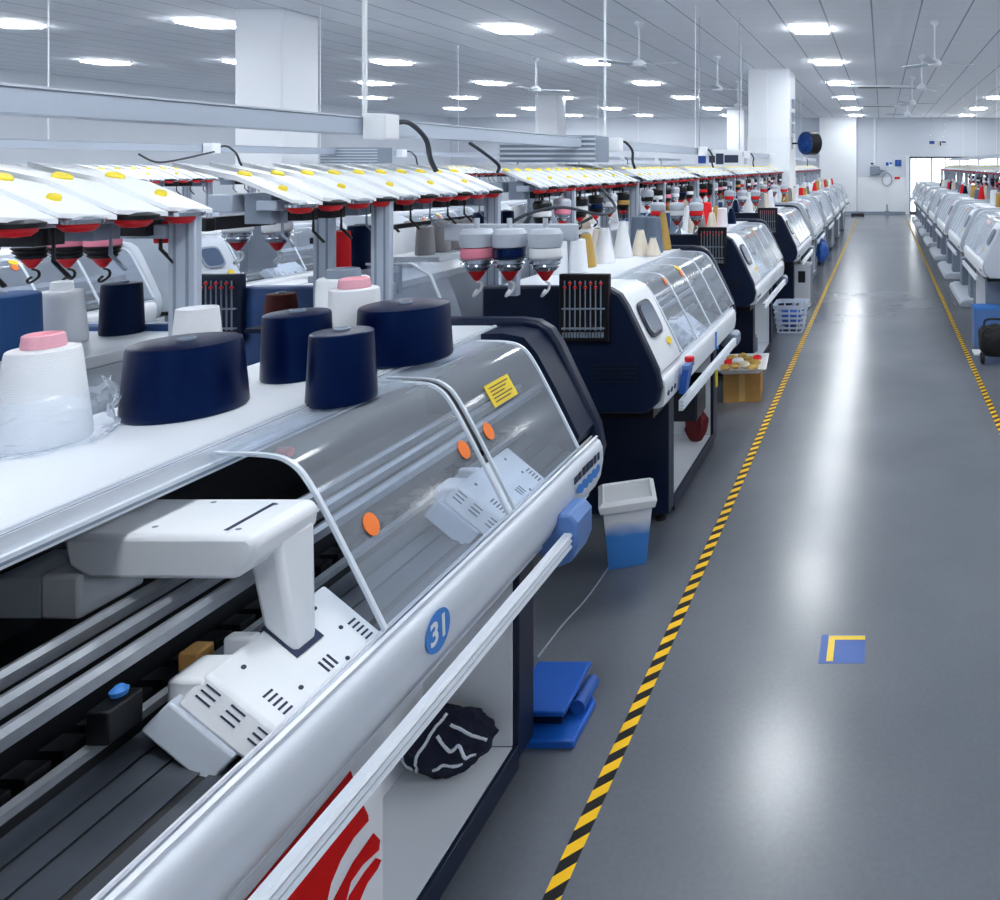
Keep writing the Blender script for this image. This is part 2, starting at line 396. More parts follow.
# ------------------------------------------------------------------ knitting machines
XC = -1.5
def L_(pts): return [(x-XC, z) for x, z in pts]
COVER = [(-1.478,1.366),(-1.36,1.362),(-1.305,1.345),(-1.262,1.297),(-1.19,1.164),(-1.095,.975)]
COVER_S = [tuple(p) for p in smooth_path(COVER, 4)]
ENDP = [(-1.96,.78),(-1.155,.78),(-1.10,.83),(-1.083,.90),(-1.10,.99),(-1.15,1.10),(-1.25,1.31),(-1.285,1.365),(-1.335,1.395),(-1.40,1.405),(-1.96,1.405)]
RAIL = [(-1.16,.715),(-1.108,.76),(-1.088,.80),(-1.078,.86),(-1.08,.91),(-1.09,.935),(-1.112,.95),(-1.135,.935),(-1.135,.72)]
def cover_pt(t):
    """point and outward normal on the cover profile at 0 (table) .. 1 (rail)"""
    f = t*(len(COVER_S)-1); i = min(int(f), len(COVER_S)-2); k = f-i
    p, q = Vector(COVER_S[i]), Vector(COVER_S[i+1]); d = (q-p).normalized(); r = p.lerp(q, k)
    return Vector((r.x-XC, 0, r.y)), Vector((d.x, 0, d.y)), Vector((-d.y, 0, d.x))
PAL = {
 'navy': dict(end=M['navy'], base=M['navy'], hood=M['white'], word='navy-ended'),
 'blue': dict(end=mat('lit_navy_enamel', (44,78,132), .42), base=M['navy'], hood=M['white']),  # navy end panels, lightened to blue: the light on them is in the colour
 'grey': dict(end=M['grey'], base=M['grey_mid'], hood=M['grey'], word='pale grey'),
}
def sticker_on_cover(name, root, y, t, ru, rv, m, off=.004):
    p, d, n = cover_pt(t)
    b = BM(); disc_on(b, p+Vector((0,y,0))+n*off, (0,1,0), d, n, ru, rv, .0015); return obj(name, b, m, root)
def carriage(root, yc, bridge=True, name='carriage'):
    """the white knitting carriage, near end at local y = yc"""
    def P(x): return x-XC
    A = Vector((P(-1.267),0,1.047)); D = Vector((.147,0,-.122)); Ln = D.length; D.normalize(); N = Vector((-D.z,0,D.x))
    b = BM()
    # sloped head: bevelled towards its near end
    def q(s, y, h): return A + D*s + N*h + Vector((0,yc+y,0))
    prof = [(-.03,-.05),(0,0),(.30,0),(.33,-.05)]
    a0 = [b.verts.new(q(0, y, h)) for y, h in prof]; a1 = [b.verts.new(q(Ln-.008, y, h)) for y, h in prof]
    for i in range(3): b.faces.new((a0[i], a0[i+1], a1[i+1], a1[i]))
    b.faces.new((a0[3], a0[0], a1[0], a1[3])); b.faces.new(a0[::-1]); b.faces.new(a1)
    head = obj(name, b, M['white2'], root, .006)
    b = BM()
    vs = [q(-.012,-.034,-.0495), q(Ln-.045,-.034,-.0495), q(Ln-.045,-.055,-.10), q(-.012,-.055,-.10)]
    plate(b, vs, (0,1,0), .36); obj('carriage_block', b, M['grey'], root, .004)
    # vents and screw holes
    b = BM()
    b.free()
    for yv in (.03, .262):
        b = BM()
        for k in range(6): slab(b, q(.103+k*.0125, yv, .0004), (0,1,0), D, N, 0, .022, 0, .005, .0008)
        obj('vent_grille', b, M['print_dark'], head)
    b = BM()
    for k in range(3): slab(b, q(.125, .15+k*.012, .0004), (0,.35,0), D, N, 0, .014, 0, .03, .0008)
    obj('vent_grille', b, M['print_dark'], head); b = BM()
    for (s, y) in ((.035,.05),(.14,.09),(.03,.24),(.16,.2),(.10,.245)): disc_on(b, q(s, y, .0004), (0,1,0), D, N, .005, .005, .0008, 10)
    obj('screw', b, M['print_dark'], head)
    e = (q(0,-.03,-.05)-q(0,0,0)).normalized(); nn = D.cross(e).normalized()
    if nn.y > 0: nn = -nn
    for s0 in (.015, .075, .14):
        b = BM()
        for k in range(3): slab(b, q(s0, 0, 0) + nn*.0006, D, e, nn, 0, .034, .010+k*.010, .0128+k*.010, .0008)
        obj('vent_grille', b, M['print_dark'], head)
    # bracket nubs on the back edge
    one('carriage_bracket', M['white2'], root, box, P(-1.335), P(-1.264), yc-.01, yc+.07, .985, 1.04, bevel=.008); one('carriage_bracket', M['white2'], root, box, P(-1.325), P(-1.266), yc+.10, yc+.126, .99, 1.05, bevel=.006)
    if not bridge: return
    # arm
    b = BM(); y0 = yc+.134
    lo = [q(-.004, .134, -.004), q(.085, .134, -.004), q(.085, .198, -.004), q(-.004, .198, -.004)]
    hi = [Vector((P(-1.296), yc+.115, 1.24)), Vector((P(-1.226), yc+.115, 1.24)), Vector((P(-1.222), yc+.215, 1.24)), Vector((P(-1.296), yc+.215, 1.24))]
    va = [b.verts.new(p) for p in lo]; vb = [b.verts.new(p) for p in hi]
    for i in range(4): b.faces.new((va[i], va[(i+1)%4], vb[(i+1)%4], vb[i]))
    b.faces.new(va[::-1]); b.faces.new(vb); obj('carriage_arm', b, M['white2'], root, .012)
    b = BM(); vs = [q(-.006,.13,.001), q(.09,.13,.001), q(.09,.203,.001), q(-.006,.203,.001)]; plate(b, vs, N, .002); obj('arm_gasket', b, M['print_dark'], root)
    if bridge:
        b = BM(); pr = [(-1.60,1.278),(-1.236,1.278),(-1.22,1.262),(-1.225,1.225),(-1.26,1.19),(-1.545,1.19),(-1.59,1.215)]
        prism(b, L_(pr), yc+.054, yc+.226); br = obj('carriage_bridge', b, M['white2'], root, .012)
        b = BM(); slab(b, (P(-1.30), yc+.075, 1.2785), (0,1,0), (1,0,0), (0,0,1), 0, .12, 0, .009, .001); obj('bridge_slot', b, M['print_dark'], br)
        b = BM()
        for x, y in ((-1.275,.08),(-1.29,.19),(-1.45,.09),(-1.43,.2)): disc_on(b, (P(x), yc+y, 1.2785), (1,0,0), (0,1,0), (0,0,1), .006, .004, .0006, 10)
        obj('bridge_screw', b, M['grey_mid'], br)
        one('carriage_mount', M['white2'], root, box, P(-1.665), P(-1.585), yc+.075, yc+.21, 1.10, 1.189, bevel=.008)
        one('mount_bracket', M['grey'], root, box, P(-1.768), P(-1.6655), yc+.08, yc+.2, 1.10, 1.18, bevel=.004)
def make_machine(label, pal, L, covers, ribs=(), hood=0., legs=(.5,.45), carr=(), first=False, table_glass=False, bar=(.1,.3), base='legs', group=None):
    """mesh in local space: x = world x + 1.5 for the row left of the aisle, y = 0 at the near end"""
    p = PAL[pal]; P = lambda x: x-XC
    root = thing('knitting_machine', label, 'knitting machine', (XC, 0, 0), 0, group)
    # base
    la, lb = legs
    if base == 'legs':
        for y0, y1, inner in ((la, la+.11, 1), (L-lb-.11, L-lb, -1)):
            lg = one('leg', p['base'], root, box, P(-1.90), P(-1.19), y0, y1, .05, .80, bevel=.006)
            yy = (y1, y1+.006) if inner > 0 else (y0-.006, y0)
            one('leg_lining', M['white'], lg, box, P(-1.50), P(-1.21), yy[0], yy[1], .10, .72)
            b = BM()
            for x in (-1.84, -1.25): lathe(b, [(.03,0),(.03,.015),(.012,.02),(.012,.06)], (P(x), (y0+y1)/2, 0), 12)
            obj('foot', b, M['rubber'], lg)
        one('back_panel', M['white'], root, box, P(-1.53), P(-1.50), la+.11, L-lb-.11, .06, .76)
        one('shelf', M['white'], root, box, P(-1.50), P(-1.205), la+.117, L-lb-.117, .07, .10, bevel=.004)
        one('kick_strip', p['base'] if pal != 'grey' else M['grey_mid'], root, box, P(-1.205), P(-1.188), la+.111, L-lb-.111, .025, .102, bevel=.003)
    else:
        for y0, y1 in ((.25, .55), (L-.55, L-.25)):
            one('pedestal', M['grey_mid'], root, box, P(-1.75), P(-1.25), y0, y1, .10, .80, bevel=.015)
        b = BM(); prism(b, L_([(-1.85,0),(-1.1,0),(-1.085,.04),(-1.1,.09),(-1.18,.12),(-1.85,.12)]), .12, L-.12); obj('foot_plate', b, M['grey'], root, .02)
        one('spine_panel', M['grey_mid'], root, box, P(-1.6), P(-1.5), .55, L-.55, .12, .8)
    # body
    one('rear_housing', M['grey'] if not first else M['dark'], root, prism, L_([(-1.96,.72),(-1.53,.72),(-1.53,1.02),(-1.77,1.04),(-1.77,1.338),(-1.96,1.338)]), .06, L-.06)
    b = BM(); prism(b, L_([(-1.53,.74),(-1.137,.74),(-1.137,.86),(-1.375,.95),(-1.378,.965),(-1.402,.965),(-1.405,.91),(-1.46,.91),(-1.47,1.02),(-1.53,1.02)]), .06, L-.06)
    bed = obj('needle_bed', b, M['dark'], root)
    D = Vector((.238,0,-.09)).normalized(); N = Vector((-D.z,0,D.x))
    b = BM()
    for s0, s1 in ((.004,.045),(.05,.09),(.095,.15),(.165,.235)): slab(b, (P(-1.375), .06, .9502), D, (0,1,0), N, s0, s1, 0, L-.12, .004)
    obj('bed_plate', b, M['bed'], bed)
    one('ridge_rail', M['steel'], bed, box, P(-1.40), P(-1.38), .06, L-.06, .965, .98)
    b = BM()
    for x in (-1.475, -1.40, -1.322): prism(b, L_([(x-.010,1.125),(x+.010,1.125),(x+.015,1.148),(x+.005,1.156),(x-.013,1.15)]), .07, L-.07)
    obj('feeder_rail', b, M['steel'], root)
    if first:
        b = BM()
        for k in range(34): y = .1+k*.06; box(b, P(-1.455), P(-1.41), y, y+.04, .911, .99)
        obj('yarn_gripper', b, M['black'], root)
        b = BM(); box(b, P(-1.39), P(-1.35), .475, .54, .985, 1.045); obj('feeder_block', b, M['black'], root, .004)
        b = BM(); lathe(b, [(.0,0),(.012,.003),(.014,.012),(.006,.02),(0,.021)], (P(-1.37), .515, 1.046), 12); obj('feeder_button', b, M['blue_s'], root)
        b = BM(); box(b, P(-1.40), P(-1.36), .66, .70, .99, 1.03); obj('feeder_block', b, M['cardboard'], root, .004)
        b = BM(); lathe(b, [(0,0),(.012,.0),(.012,.03),(0,.032)], (P(-1.515), 1.06, 1.28), 12, Matrix.Rotation(PI/2,4,'Y')); obj('stop_knob', b, M['red'], root)
    one('front_rail', M['alum'] if first else M['white'], root, prism, L_(RAIL if first else [(-1.16,.785),(-1.11,.79)]+RAIL[2:8]+[(-1.135,.80)]), 0.061, L-.061)
    b = BM()
    for z in (.9405, .9455): pass
    prism(b, L_([(-1.108,.9515),(-1.1,.948),(-1.097,.952),(-1.105,.956)]), .062, L-.062); prism(b, L_([(-1.128,.946),(-1.12,.949),(-1.12,.955),(-1.128,.953)]), .062, L-.062)
    obj('rail_lip', b, M['white'], root)
    y0, y1 = bar[0], L-bar[1]
    b = BM()
    for z in (.716, .735, .754): prism(b, L_([(-1.062,z),(-1.04,z),(-1.034,z+.008),(-1.04,z+.016),(-1.062,z+.016)]), y0, y1)
    hb = obj('handle_bar', b, M['alum'], root)
    for yy in ((y1-.04, y1+.1), (y0-.02, y0+.08))[:2 if first else 1]:
        b = BM(); prism(b, L_([(-1.15,.70),(-1.09,.65),(-1.04,.67),(-1.02,.72),(-1.02,.80),(-1.045,.83),(-1.10,.83),(-1.13,.80)]) if first else L_([(-1.15,.71),(-1.09,.69),(-1.04,.70),(-1.03,.73),(-1.03,.78),(-1.05,.80),(-1.10,.80)]), *yy)
        obj('bar_bracket', b, M['bluegrey'] if first else M['grey_mid'], root, .01)
    # ends
    for y0, y1 in ((0, .06), (L-.06, L)):
        one('end_cap', p['end'], root, prism, L_(ENDP), y0, y1, bevel=.012)
    if first: one('end_collar', p['end'], root, prism, L_([(-1.50,1.375),(-1.40,1.38),(-1.32,1.365),(-1.27,1.305),(-1.2,1.175),(-1.115,1.0),(-1.13,.96),(-1.24,1.17),(-1.31,1.29),(-1.36,1.325),(-1.50,1.33)]), L-.2, L-.06)
    if hood:
        hp = [(-1.50,.95),(-1.13,.95),(-1.096,.965),(-1.105,.995),(-1.155,1.10),(-1.252,1.30),(-1.287,1.352),(-1.335,1.378),(-1.50,1.378)]
        one('end_hood', p['hood'], root, prism, L_(hp), .06, hood, bevel=.006)
        D = Vector((.1,0,-.2)).normalized(); N = Vector((-D.z,0,D.x)); o = Vector((P(-1.252),0,1.302))
        b = BM(); yc = .06+(hood-.06)*.42; w = (hood-.06)*.30
        pts = []
        for k in range(24):
            a = 2*PI*k/24; c, s = math.cos(a), math.sin(a)
            pts.append(o + N*.002 + D*(.105+.10*math.copysign(abs(c)**.5, c)) + Vector((0, yc+w*math.copysign(abs(s)**.5, s), 0)))
        plate(b, pts, N, .008); d = obj('display', b, M['grey_mid'] if pal == 'grey' else M['navy'], root, .003)
        b = BM(); pts2 = [o+N*.011+D*.105+Vector((0,yc,0)) + (q-(o+N*.002+D*.105+Vector((0,yc,0))))*.82 for q in pts]; plate(b, pts2, N, .002); obj('screen', b, M['display'], d)
        b = BM(); disc_on(b, o+D*.262+N*.004+Vector((0, hood-.1, 0)), (0,1,0), D, N, .035, .022, .002, 8); obj('round_sticker', b, M['ylabel'], root)
    # table
    one('table', M['table'], root, box, P(-1.96), P(-1.50), .06, L-.06, 1.34, 1.38, bevel=.004)
    b = BM()
    for x0, x1, z0, z1 in ((-1.50,-1.478,1.325,1.376),(-1.478,-1.468,1.325,1.345),(-1.4995,-1.49,1.376,1.382)): box(b, P(x0), P(x1), .061, L-.061, z0, z1)
    er = obj('table_edge_rail', b, M['alum'], root)
    one('rail_groove', M['grey_mid'], er, box, P(-1.4679), P(-1.4665), .062, L-.062, 1.331, 1.337); one('rail_groove', M['grey_mid'], er, box, P(-1.4855), P(-1.4815), .062, L-.062, 1.3761, 1.3768)
    # covers
    for y0, y1 in covers:
        b = BM(); shell(b, L_(COVER_S), y0, y1, .004); c = obj('cover', b, M['clear'] if first else M['clear_hazy'], root)
        for ye in (y0, y1-.012): one('cover_edge', M['edge'], c, shell, L_([(x+.0045,z+.003) for x, z in COVER_S]), ye, ye+(.009 if first else .016), .008)  # edge strip, its highlight put into the pale colour
    for yc in ribs: one('cover_rib', M['edge'], root, shell, L_([(x+.003,z+.002) for x, z in COVER_S]), yc-.008, yc+.008, .008)
    for yc, br in carr: carriage(root, yc, br)
    return root

def side_tensioner(root, pal, sh=0):
    """comb of tension needles on the near end cap"""
    P = lambda x: x-XC+sh
    fr = one('tension_panel', M['navy'] if pal == 'blue' else M['black'], root, box, P(-1.57), P(-1.325), -.03, 0, 1.14, 1.47, bevel=.005)
    b = BM()
    for k in range(8):
        x = P(-1.535+k*.025); tube(b, [(x,-.045,1.20),(x,-.045,1.44)], .0035, 6)
    for z in (1.205, 1.30): box(b, P(-1.55), P(-1.345), -.048, -.03, z, z+.006)
    for k in range(14): x = P(-1.545+k*.0145); box(b, x, x+.006, -.05, -.03, 1.165, 1.19)
    obj('tension_needle', b, M['grey_mid'], fr)
    b = BM()
    for k in range(8): lathe(b, [(0,0),(.008,.002),(.008,.012),(0,.014)], (P(-1.535+k*.025), -.045, 1.40+.02*(k%2)), 8)
    obj('tension_bead', b, M['red'], fr)
    b = BM()
    for k in range(5): box(b, P(-1.42), P(-1.20), -.004, 0, .93+k*.022, .938+k*.022)
    obj('grille', b, M['navy_dark'] if pal == 'navy' else M['grey_mid'], root)

# --- the nearest machine, number 31
Y31 = .85
m31 = make_machine('nearest knitting machine, number 31 on blue disc, clear cover slid open over white carriage', 'navy', 2.15,
    [(.82, 1.385), (1.41, 1.90)], legs=(.3, .4), carr=((.576, True), (1.42, False)), first=True, bar=(.08,.42))
m31.location = (XC, Y31, 0)
P = lambda x: x-XC
def yl(yw): return yw-Y31
# black rubber seal between the covers
one('cover_seal', M['black'], m31, shell, L_([(x-.002,z-.002) for x, z in COVER_S[2:17]]), 1.387, 1.408, .006)
# stickers
for u, t in ((yl(1.765), .80), (yl(2.175), .775), (yl(2.315), .77)): sticker_on_cover('round_sticker', m31, u, t, .022, .028, M['orange'])
p_, d_, n_ = cover_pt(.55)
def on_cover(y, s): return p_+Vector((0,y,0))+d_*s+n_*.004
def lbl():
    b = BM(); c = cover_pt(.66)
    slab(b, c[0]+Vector((0,yl(2.47),0))+c[2]*.006, (0,1,0), c[1], c[2], -.075, .075, -.038, .038, .001)
    wl = obj('warning_label', b, M['ylabel'], m31, label='yellow printed warning label')
    b = BM()
    for k in range(5): slab(b, c[0]+Vector((0,yl(2.47),0))+c[2]*.0075, (0,1,0), c[1], c[2], -.058, .058-.02*(k % 3), -.026+k*.012, -.022+k*.012, .0005)
    obj('label_print', b, M['ink'], wl)
lbl()
# number disc: on the bulging face of the front rail
o = Vector((P(-1.0765), yl(1.842), .872)); u = Vector((0,1,0)); v = Vector((-.03,0,1)).normalized(); n = Vector((1,0,.03)).normalized()
b = BM(); disc_on(b, o, u, v, n, .049, .049, .002, 32); dk = obj('number_disc', b, M['blue_s'], m31, label='blue disc reading 31')
me = text_mesh('31', .075); b = BM(); b.from_mesh(me)
bmesh.ops.transform(b, matrix=Matrix(((u.x,v.x,n.x,o.x+n.x*.0032),(u.y,v.y,n.y,o.y),(u.z,v.z,n.z,o.z+n.z*.003),(0,0,0,1))), verts=b.verts)
obj('disc_number', b, M['white2'], dk)
# printed mark near the far end of the rail
b = BM()
for k, (w, h) in enumerate([(.03,.024),(.026,.026),(.03,.03),(.03,.03),(.028,.028),(.024,.03),(.02,.028)]):
    yb = yl(2.66)+k*.036
    slab(b, o*1, u, v, n, yb-o.y, yb-o.y+w, .008, .008+h, .0016)
mk_ = obj('maker_mark', b, M['print_dark'], m31)
b = BM()
for k in range(9): disc_on(b, o+u*(yl(2.70)-o.y+.022*k)+v*(-.022-.008*(k%2)), u, v, n, .019, .016, .0018, 12)
obj('maker_mark', b, M['blue_s'], m31)
# front panel with red brush strokes
fp = one('front_panel', M['white'], m31, box, P(-1.5), P(-1.205), .3+.112, yl(1.835), .1005, .715)
def px(cx, cy):
    uu, vv = 250+cx/2.5, 540+cy/2.5
    y = 1.2*F/(VPX-uu); return Vector((P(-1.204), yl(y), CAMH-(vv-VPY)*y/F))
for poly in ([(-60,960),(0,890),(120,745),(255,578),(262,600),(258,622),(160,745),(60,880),(-20,960)],
             [(60,930),(90,900),(200,768),(285,660),(298,688),(299,702),(262,745),(230,800),(205,860),(190,930)],
             [(205,930),(215,895),(262,805),(312,733),(328,750),(325,775),(285,812),(255,855),(236,930)],
             [(243,930),(252,890),(290,830),(318,795),(331,800),(322,822),(296,858),(278,900),(268,930)]):
    b = BM(); plate(b, [px(*q) for q in poly], (1,0,0), .002); obj('brush_mark', b, M['redpaint'], fp)

def generic(label, pal, L=1.95, base='legs', group=None):
    h = .42
    sp = (L-.12-h)/4
    cov = [(h+.01, L-.07)]
    r = make_machine(label, pal, L, cov, [h+.01+sp*k for k in range(1,4)], hood=h, legs=(.52,.2), carr=((h+.5, False),), bar=(.25,.22), base=base, group=group)
    if pal != 'grey': side_tensioner(r, pal, .16 if pal == 'blue' else 0)
    sticker_on_cover('round_sticker', r, h+sp*.9, .55, .02, .025, M['orange']); sticker_on_cover('round_sticker', r, h+sp*1.9, .56, .02, .025, M['orange'])
    sticker_on_cover('round_sticker', r, h+sp*1.95, .42, .026, .026, M['ylabel'])
    b = BM(); 
    for k in range(3): disc_on(b, (XC*0+(-1.0795-XC), .12+.06*k, .85), (0,1,0), (0,0,1), (1,0,0), .02, .014, .002, 12)
    obj('maker_mark', b, M['print_dark'], r)
    return r
GA = 'knitting machines left of the aisle'
navyA = generic('second knitting machine left of the aisle, navy end, beside the white and blue bin', 'navy', group=GA)
navyA.location = (XC, 3.72, 0); navyA['group'] = GA; m31['group'] = GA
MA = [(.85,2.15),(3.72,1.95),(6.5,1.95),(9.45,1.95)]
lab = lambda k, w: f"{w} knitting machine, {ORD[k]} from the camera in the row left of the aisle"
dup(navyA, (XC, 6.5, 0), lab(2, 'navy-ended')); dup(navyA, (XC+.03, 9.45, 0), lab(3, 'navy-ended'))
greyA = generic(lab(4, 'pale grey'), 'grey', group=GA); greyA.location = (XC, 12.15, 0)
AY = [.85, 3.72, 6.5, 9.45, 12.15, 14.8, 17.4, 20.0, 22.6]
for k in range(5, 9): dup(greyA, (XC, AY[k], 0), lab(k, 'pale grey'))
# row facing away behind the yarn stands, and the next row beyond its aisle
MIR[0] = -1
GB = 'knitting machines facing away behind the yarn stands'
navyB = generic('x', 'blue', group=GB); navyB.location = (-4.52-XC, 3.72, 0); navyB['label'] = 'navy-ended knitting machine facing away behind the stands, second from camera'
dup(navyB, (-4.52-XC, .95, 0), 'knitting machine facing away behind the stands, nearest of its row')
for k in range(2, 6): dup(navyB, (-4.52-XC, AY[k], 0), f'navy-ended knitting machine facing away behind the stands, {ORD[k]} from camera')
greyR1 = generic('nearest pale grey knitting machine seen right of the aisle, behind the black bag', 'grey', group='knitting machines right of the aisle'); greyR1.location = (-XC, 8.15, 0)
greyR = generic('x', 'grey', base='pedestal', group='knitting machines right of the aisle')
RY = [4.5, 8.15, 10.5, 13.1, 15.7, 18.3, 20.9, 23.5, 26.1]
greyR.location = (-XC, RY[2], 0); greyR['label'] = 'pale grey knitting machine on a foot plate right of the aisle, second from camera'
for k in range(3, 9): dup(greyR, (-XC, RY[k], 0), f'pale grey knitting machine on a foot plate right of the aisle, {ORD[k-1]} from camera')
MIR[0] = 1
BX = XC-4.54
for k, y in enumerate([1.2, 4.0, 6.3, 8.9, 11.5, 14.2]):
    dup(greyA, (BX, y, 0), f'grey knitting machine in the far row beyond the yarn stands, {ORD[k]} from camera', 'knitting machines in the far left row')

# ------------------------------------------------------------------ yarn stands with canopies
def build_stand(length, label, rear=(1,1), group='yarn stands'):
    """local origin on the floor under the stand's near end, x = 0 on its centre line; canopy slopes to +x (mirrored when MIR=-1)"""
    r = thing('yarn_stand', label, 'yarn stand', (0,0,0), 0, group)
    for x, y in ((.26,.5),(.03,.5),(.26,length-.06),(.03,length-.06)):
        if x < .1 and not rear[0 if y == .5 else 1]: continue
        b = BM(); box(b, x-.038, x+.04, y-.012, y+.012, 0, 1.86)
        o = obj('post', b, M['post'], r, .004)
        b = BM()
        for dx in (-.018, .018): box(b, x+dx-.004, x+dx+.004, y-.0135, y-.0121, .02, 1.84)
        obj('post_groove', b, M['grey_mid'], o)
    one('long_beam', M['post'], r, box, .15, .2195, .02, length-.02, 1.845, 1.88, bevel=.004)
    one('long_beam', M['post'], r, box, -.01, .07, .02, length-.02, 1.84, 1.90, bevel=.004)
    one('cross_beam', M['post'], r, box, -.10, .219, length-.08, length-.03, 1.79, 1.83, bevel=.004)
    n = int(length/.14); w = length/n
    for k in range(n):
        y0 = k*w; b = BM()
        pts = [(-.16,2.0),(-.05,1.985),(.10,1.955),(.285,1.875),(.285,1.863),(.10,1.937),(-.05,1.97),(-.16,1.985)]
        a0 = [b.verts.new((x, y0+.002+(.05 if x < -.1 else 0), z+.010)) for x, z in pts]; a1 = [b.verts.new((x, y0+w+.002+(.05 if x < -.1 else 0), z-.004)) for x, z in pts]
        for i in range(8): b.faces.new((a0[i], a0[(i+1)%8], a1[(i+1)%8], a1[i]))
        b.faces.new(a0[::-1]); b.faces.new(a1)
        pn = obj('canopy_panel', b, M['white2'], r)
        for x, z, q in ((.07,1.966,.021),(.20,1.917,.014)):
            if q < .02 and k % 2: continue
            b = BM(); sl = Matrix.Rotation(.36, 4, 'Y')
            lathe(b, [(q,-.004),(q,.006),(q*.8,.011),(0,.012)], (x, y0+w*.5, z), 14, sl); obj('yellow_button', b, M['yellow'], pn)
        b = BM(); lathe(b, [(0,-.026),(.026,-.023),(.038,-.012),(.038,0)], (.262, y0+w*.5, 1.862-.004), 14); td = obj('tension_disc', b, M['red'], r)
        b = BM(); lathe(b, [(.05,-.003),(.052,.008),(.03,.016)], (.262, y0+w*.5, 1.858), 14); obj('disc_rim', b, M['black'] if k % 2 else M['chrome'], td)
        b = BM(); box(b, .10, .19, y0+w*.25, y0+w*.75, 1.80, 1.90); tube(b, [(.20,y0+w*.5,1.86),(.2,y0+w*.5,1.76),(.24,y0+w*.5,1.72)], .005, 6); obj('yarn_sensor', b, M['black'] if k % 3 else M['grey_mid'], r)
    return r
CXA = -2.26
AX = [.70, 2.54]
stA = build_stand(1.54, 'nearest white yarn stand with yellow-buttoned canopy, at the picture edge', rear=(1,0))
stA.location = (CXA, .70, 0)
st2 = build_stand(1.42, 'second white yarn stand, behind the white and navy cones of machine 31', rear=(1,0)); st2.location = (CXA, 2.54, 0)
y = 4.36; k = 2
SY = [(.70,1.54), (2.54,1.42)]
st3 = None
while y < 24:
    l_ = f'white yarn stand with sloped canopy left of the aisle, {ORD[k]} from the camera'
    if st3 is None: st3 = build_stand(1.82, l_); st3.location = (CXA, y, 0)
    else: dup(st3, (CXA, y, 0), l_)
    SY.append((y, 1.82)); y += 2.02; k += 1
for k, y in enumerate([1.6, 3.62, 5.64, 7.66, 9.68, 11.7, 13.7]):
    dup(st3, (CXA-4.54, y, 0), f'white yarn stand of the far left row, {ORD[k]} from the camera', 'yarn stands of the far row')
MIR[0] = -1
stR = build_stand(1.82, 'x', group='yarn stands right of the aisle'); stR.location = (-CXA, 7.4, 0)
stR['label'] = 'white yarn stand right of the aisle, nearest in view'
MIR[0] = 1
for k, y in enumerate([9.42, 11.44, 13.46, 15.48, 17.5, 19.52, 21.54, 23.56]):
    dup(stR, (-CXA, y, 0), f'white yarn stand right of the aisle, {ORD[k+1]} in view')

# ------------------------------------------------------------------ cable trays, boxes, cables, hanging rods
for x, w_ in ((-2.26, 'over the yarn stands left of the aisle'), (-6.8, 'over the far left yarn stands'), (2.26, 'over the yarn stands right of the aisle')):
    y0 = -2 if x < 0 else 7
    t = thing('cable_tray', 'long pale metal cable tray hung ' + w_, 'cable tray', (x, y0, 2.13), 0, 'overhead cable trays')
    one('trough', M['post'], t, box, -.045, .045, 0, 25.5-y0, 0, .07, bevel=.004)
    one('lid', M['grey'], t, box, -.05, .05, 0, 25.5-y0, .0705, .077)
    yy = [v for v in (3.32, 6.2, 9.2, 12.2, 15.0, 18.2, 21.2) if v > y0]
    for v in yy: one('hanger_rod', M['white2'], t, tube, [(0, v-y0, .078), (0, v-y0, ZC-2.131)], .010 if (x == -2.26 and v < 7) else .005, 8)
    nm = 'left' if x > -3 and x < 0 else 'far left' if x < 0 else 'right'
    for i, v in enumerate([v+(1.4 if nm == 'far left' else -.04) for v in yy]):
        bx = one('junction_box', M['white2'], None, box, -.048, .048, -.05, .05, -.06, .05, bevel=.006)
        bx.location = (x+.099, v, 2.17); tag(bx, f'white junction box on the {nm} cable tray, {ORD[i]} from the camera', 'junction box', 'junction boxes on the cable trays')
        b = BM(); pts = smooth_path([(x+.10, v+.062, 2.18), (x+.13, v+.14, 2.19), (x+.17, v+.2, 2.12), (x+.15, v+.27, 2.03), (x+.16, v+.3, 1.97)], 5); tube(b, pts, .011, 8)
        tag(obj('power_cable', b, M['cable']), f'dark power cable curling from the {ORD[i]} junction box of the {nm} tray', 'cable', 'power cables on the cable trays')
for i, (pts, where) in enumerate([
    ([(-2.2,4.05,2.12),(-2.14,4.1,2.06),(-2.12,4.2,2.0),(-2.2,4.35,1.96)], 'hanging at the far end of the second yarn stand'),
    ([(-1.98,4.0,1.68),(-1.9,4.1,1.74),(-1.8,4.3,1.76),(-1.7,4.6,1.7),(-1.72,4.9,1.73),(-1.85,5.0,1.85)], 'looping above the second machine'),
    ([(-2.0,4.0,1.6),(-1.93,4.05,1.66),(-1.9,4.1,1.72),(-1.95,4.15,1.66),(-1.93,4.1,1.6),(-1.8,4.2,1.62),(-1.66,4.35,1.7)], 'coiled beside the second stand post'),
    ([(-6.75,6.9,2.10),(-6.7,7.0,2.03),(-6.62,7.1,2.04),(-6.5,7.4,2.13)], 'bent over the far left tray')]):
    b = BM(); tube(b, smooth_path(pts, 6), .009, 8); tag(obj('power_cable', b, M['cable']), 'dark cable ' + where, 'cable')
b = BM(); tube(b, smooth_path([(-1.395,3.08,.005),(-1.385,3.3,.005),(-1.36,3.5,.005),(-1.355,3.78,.005)], 6), .004, 6)
tag(obj('floor_cable', b, M['cable_w']), 'thin pale cable on the floor leading to the bin', 'cable')

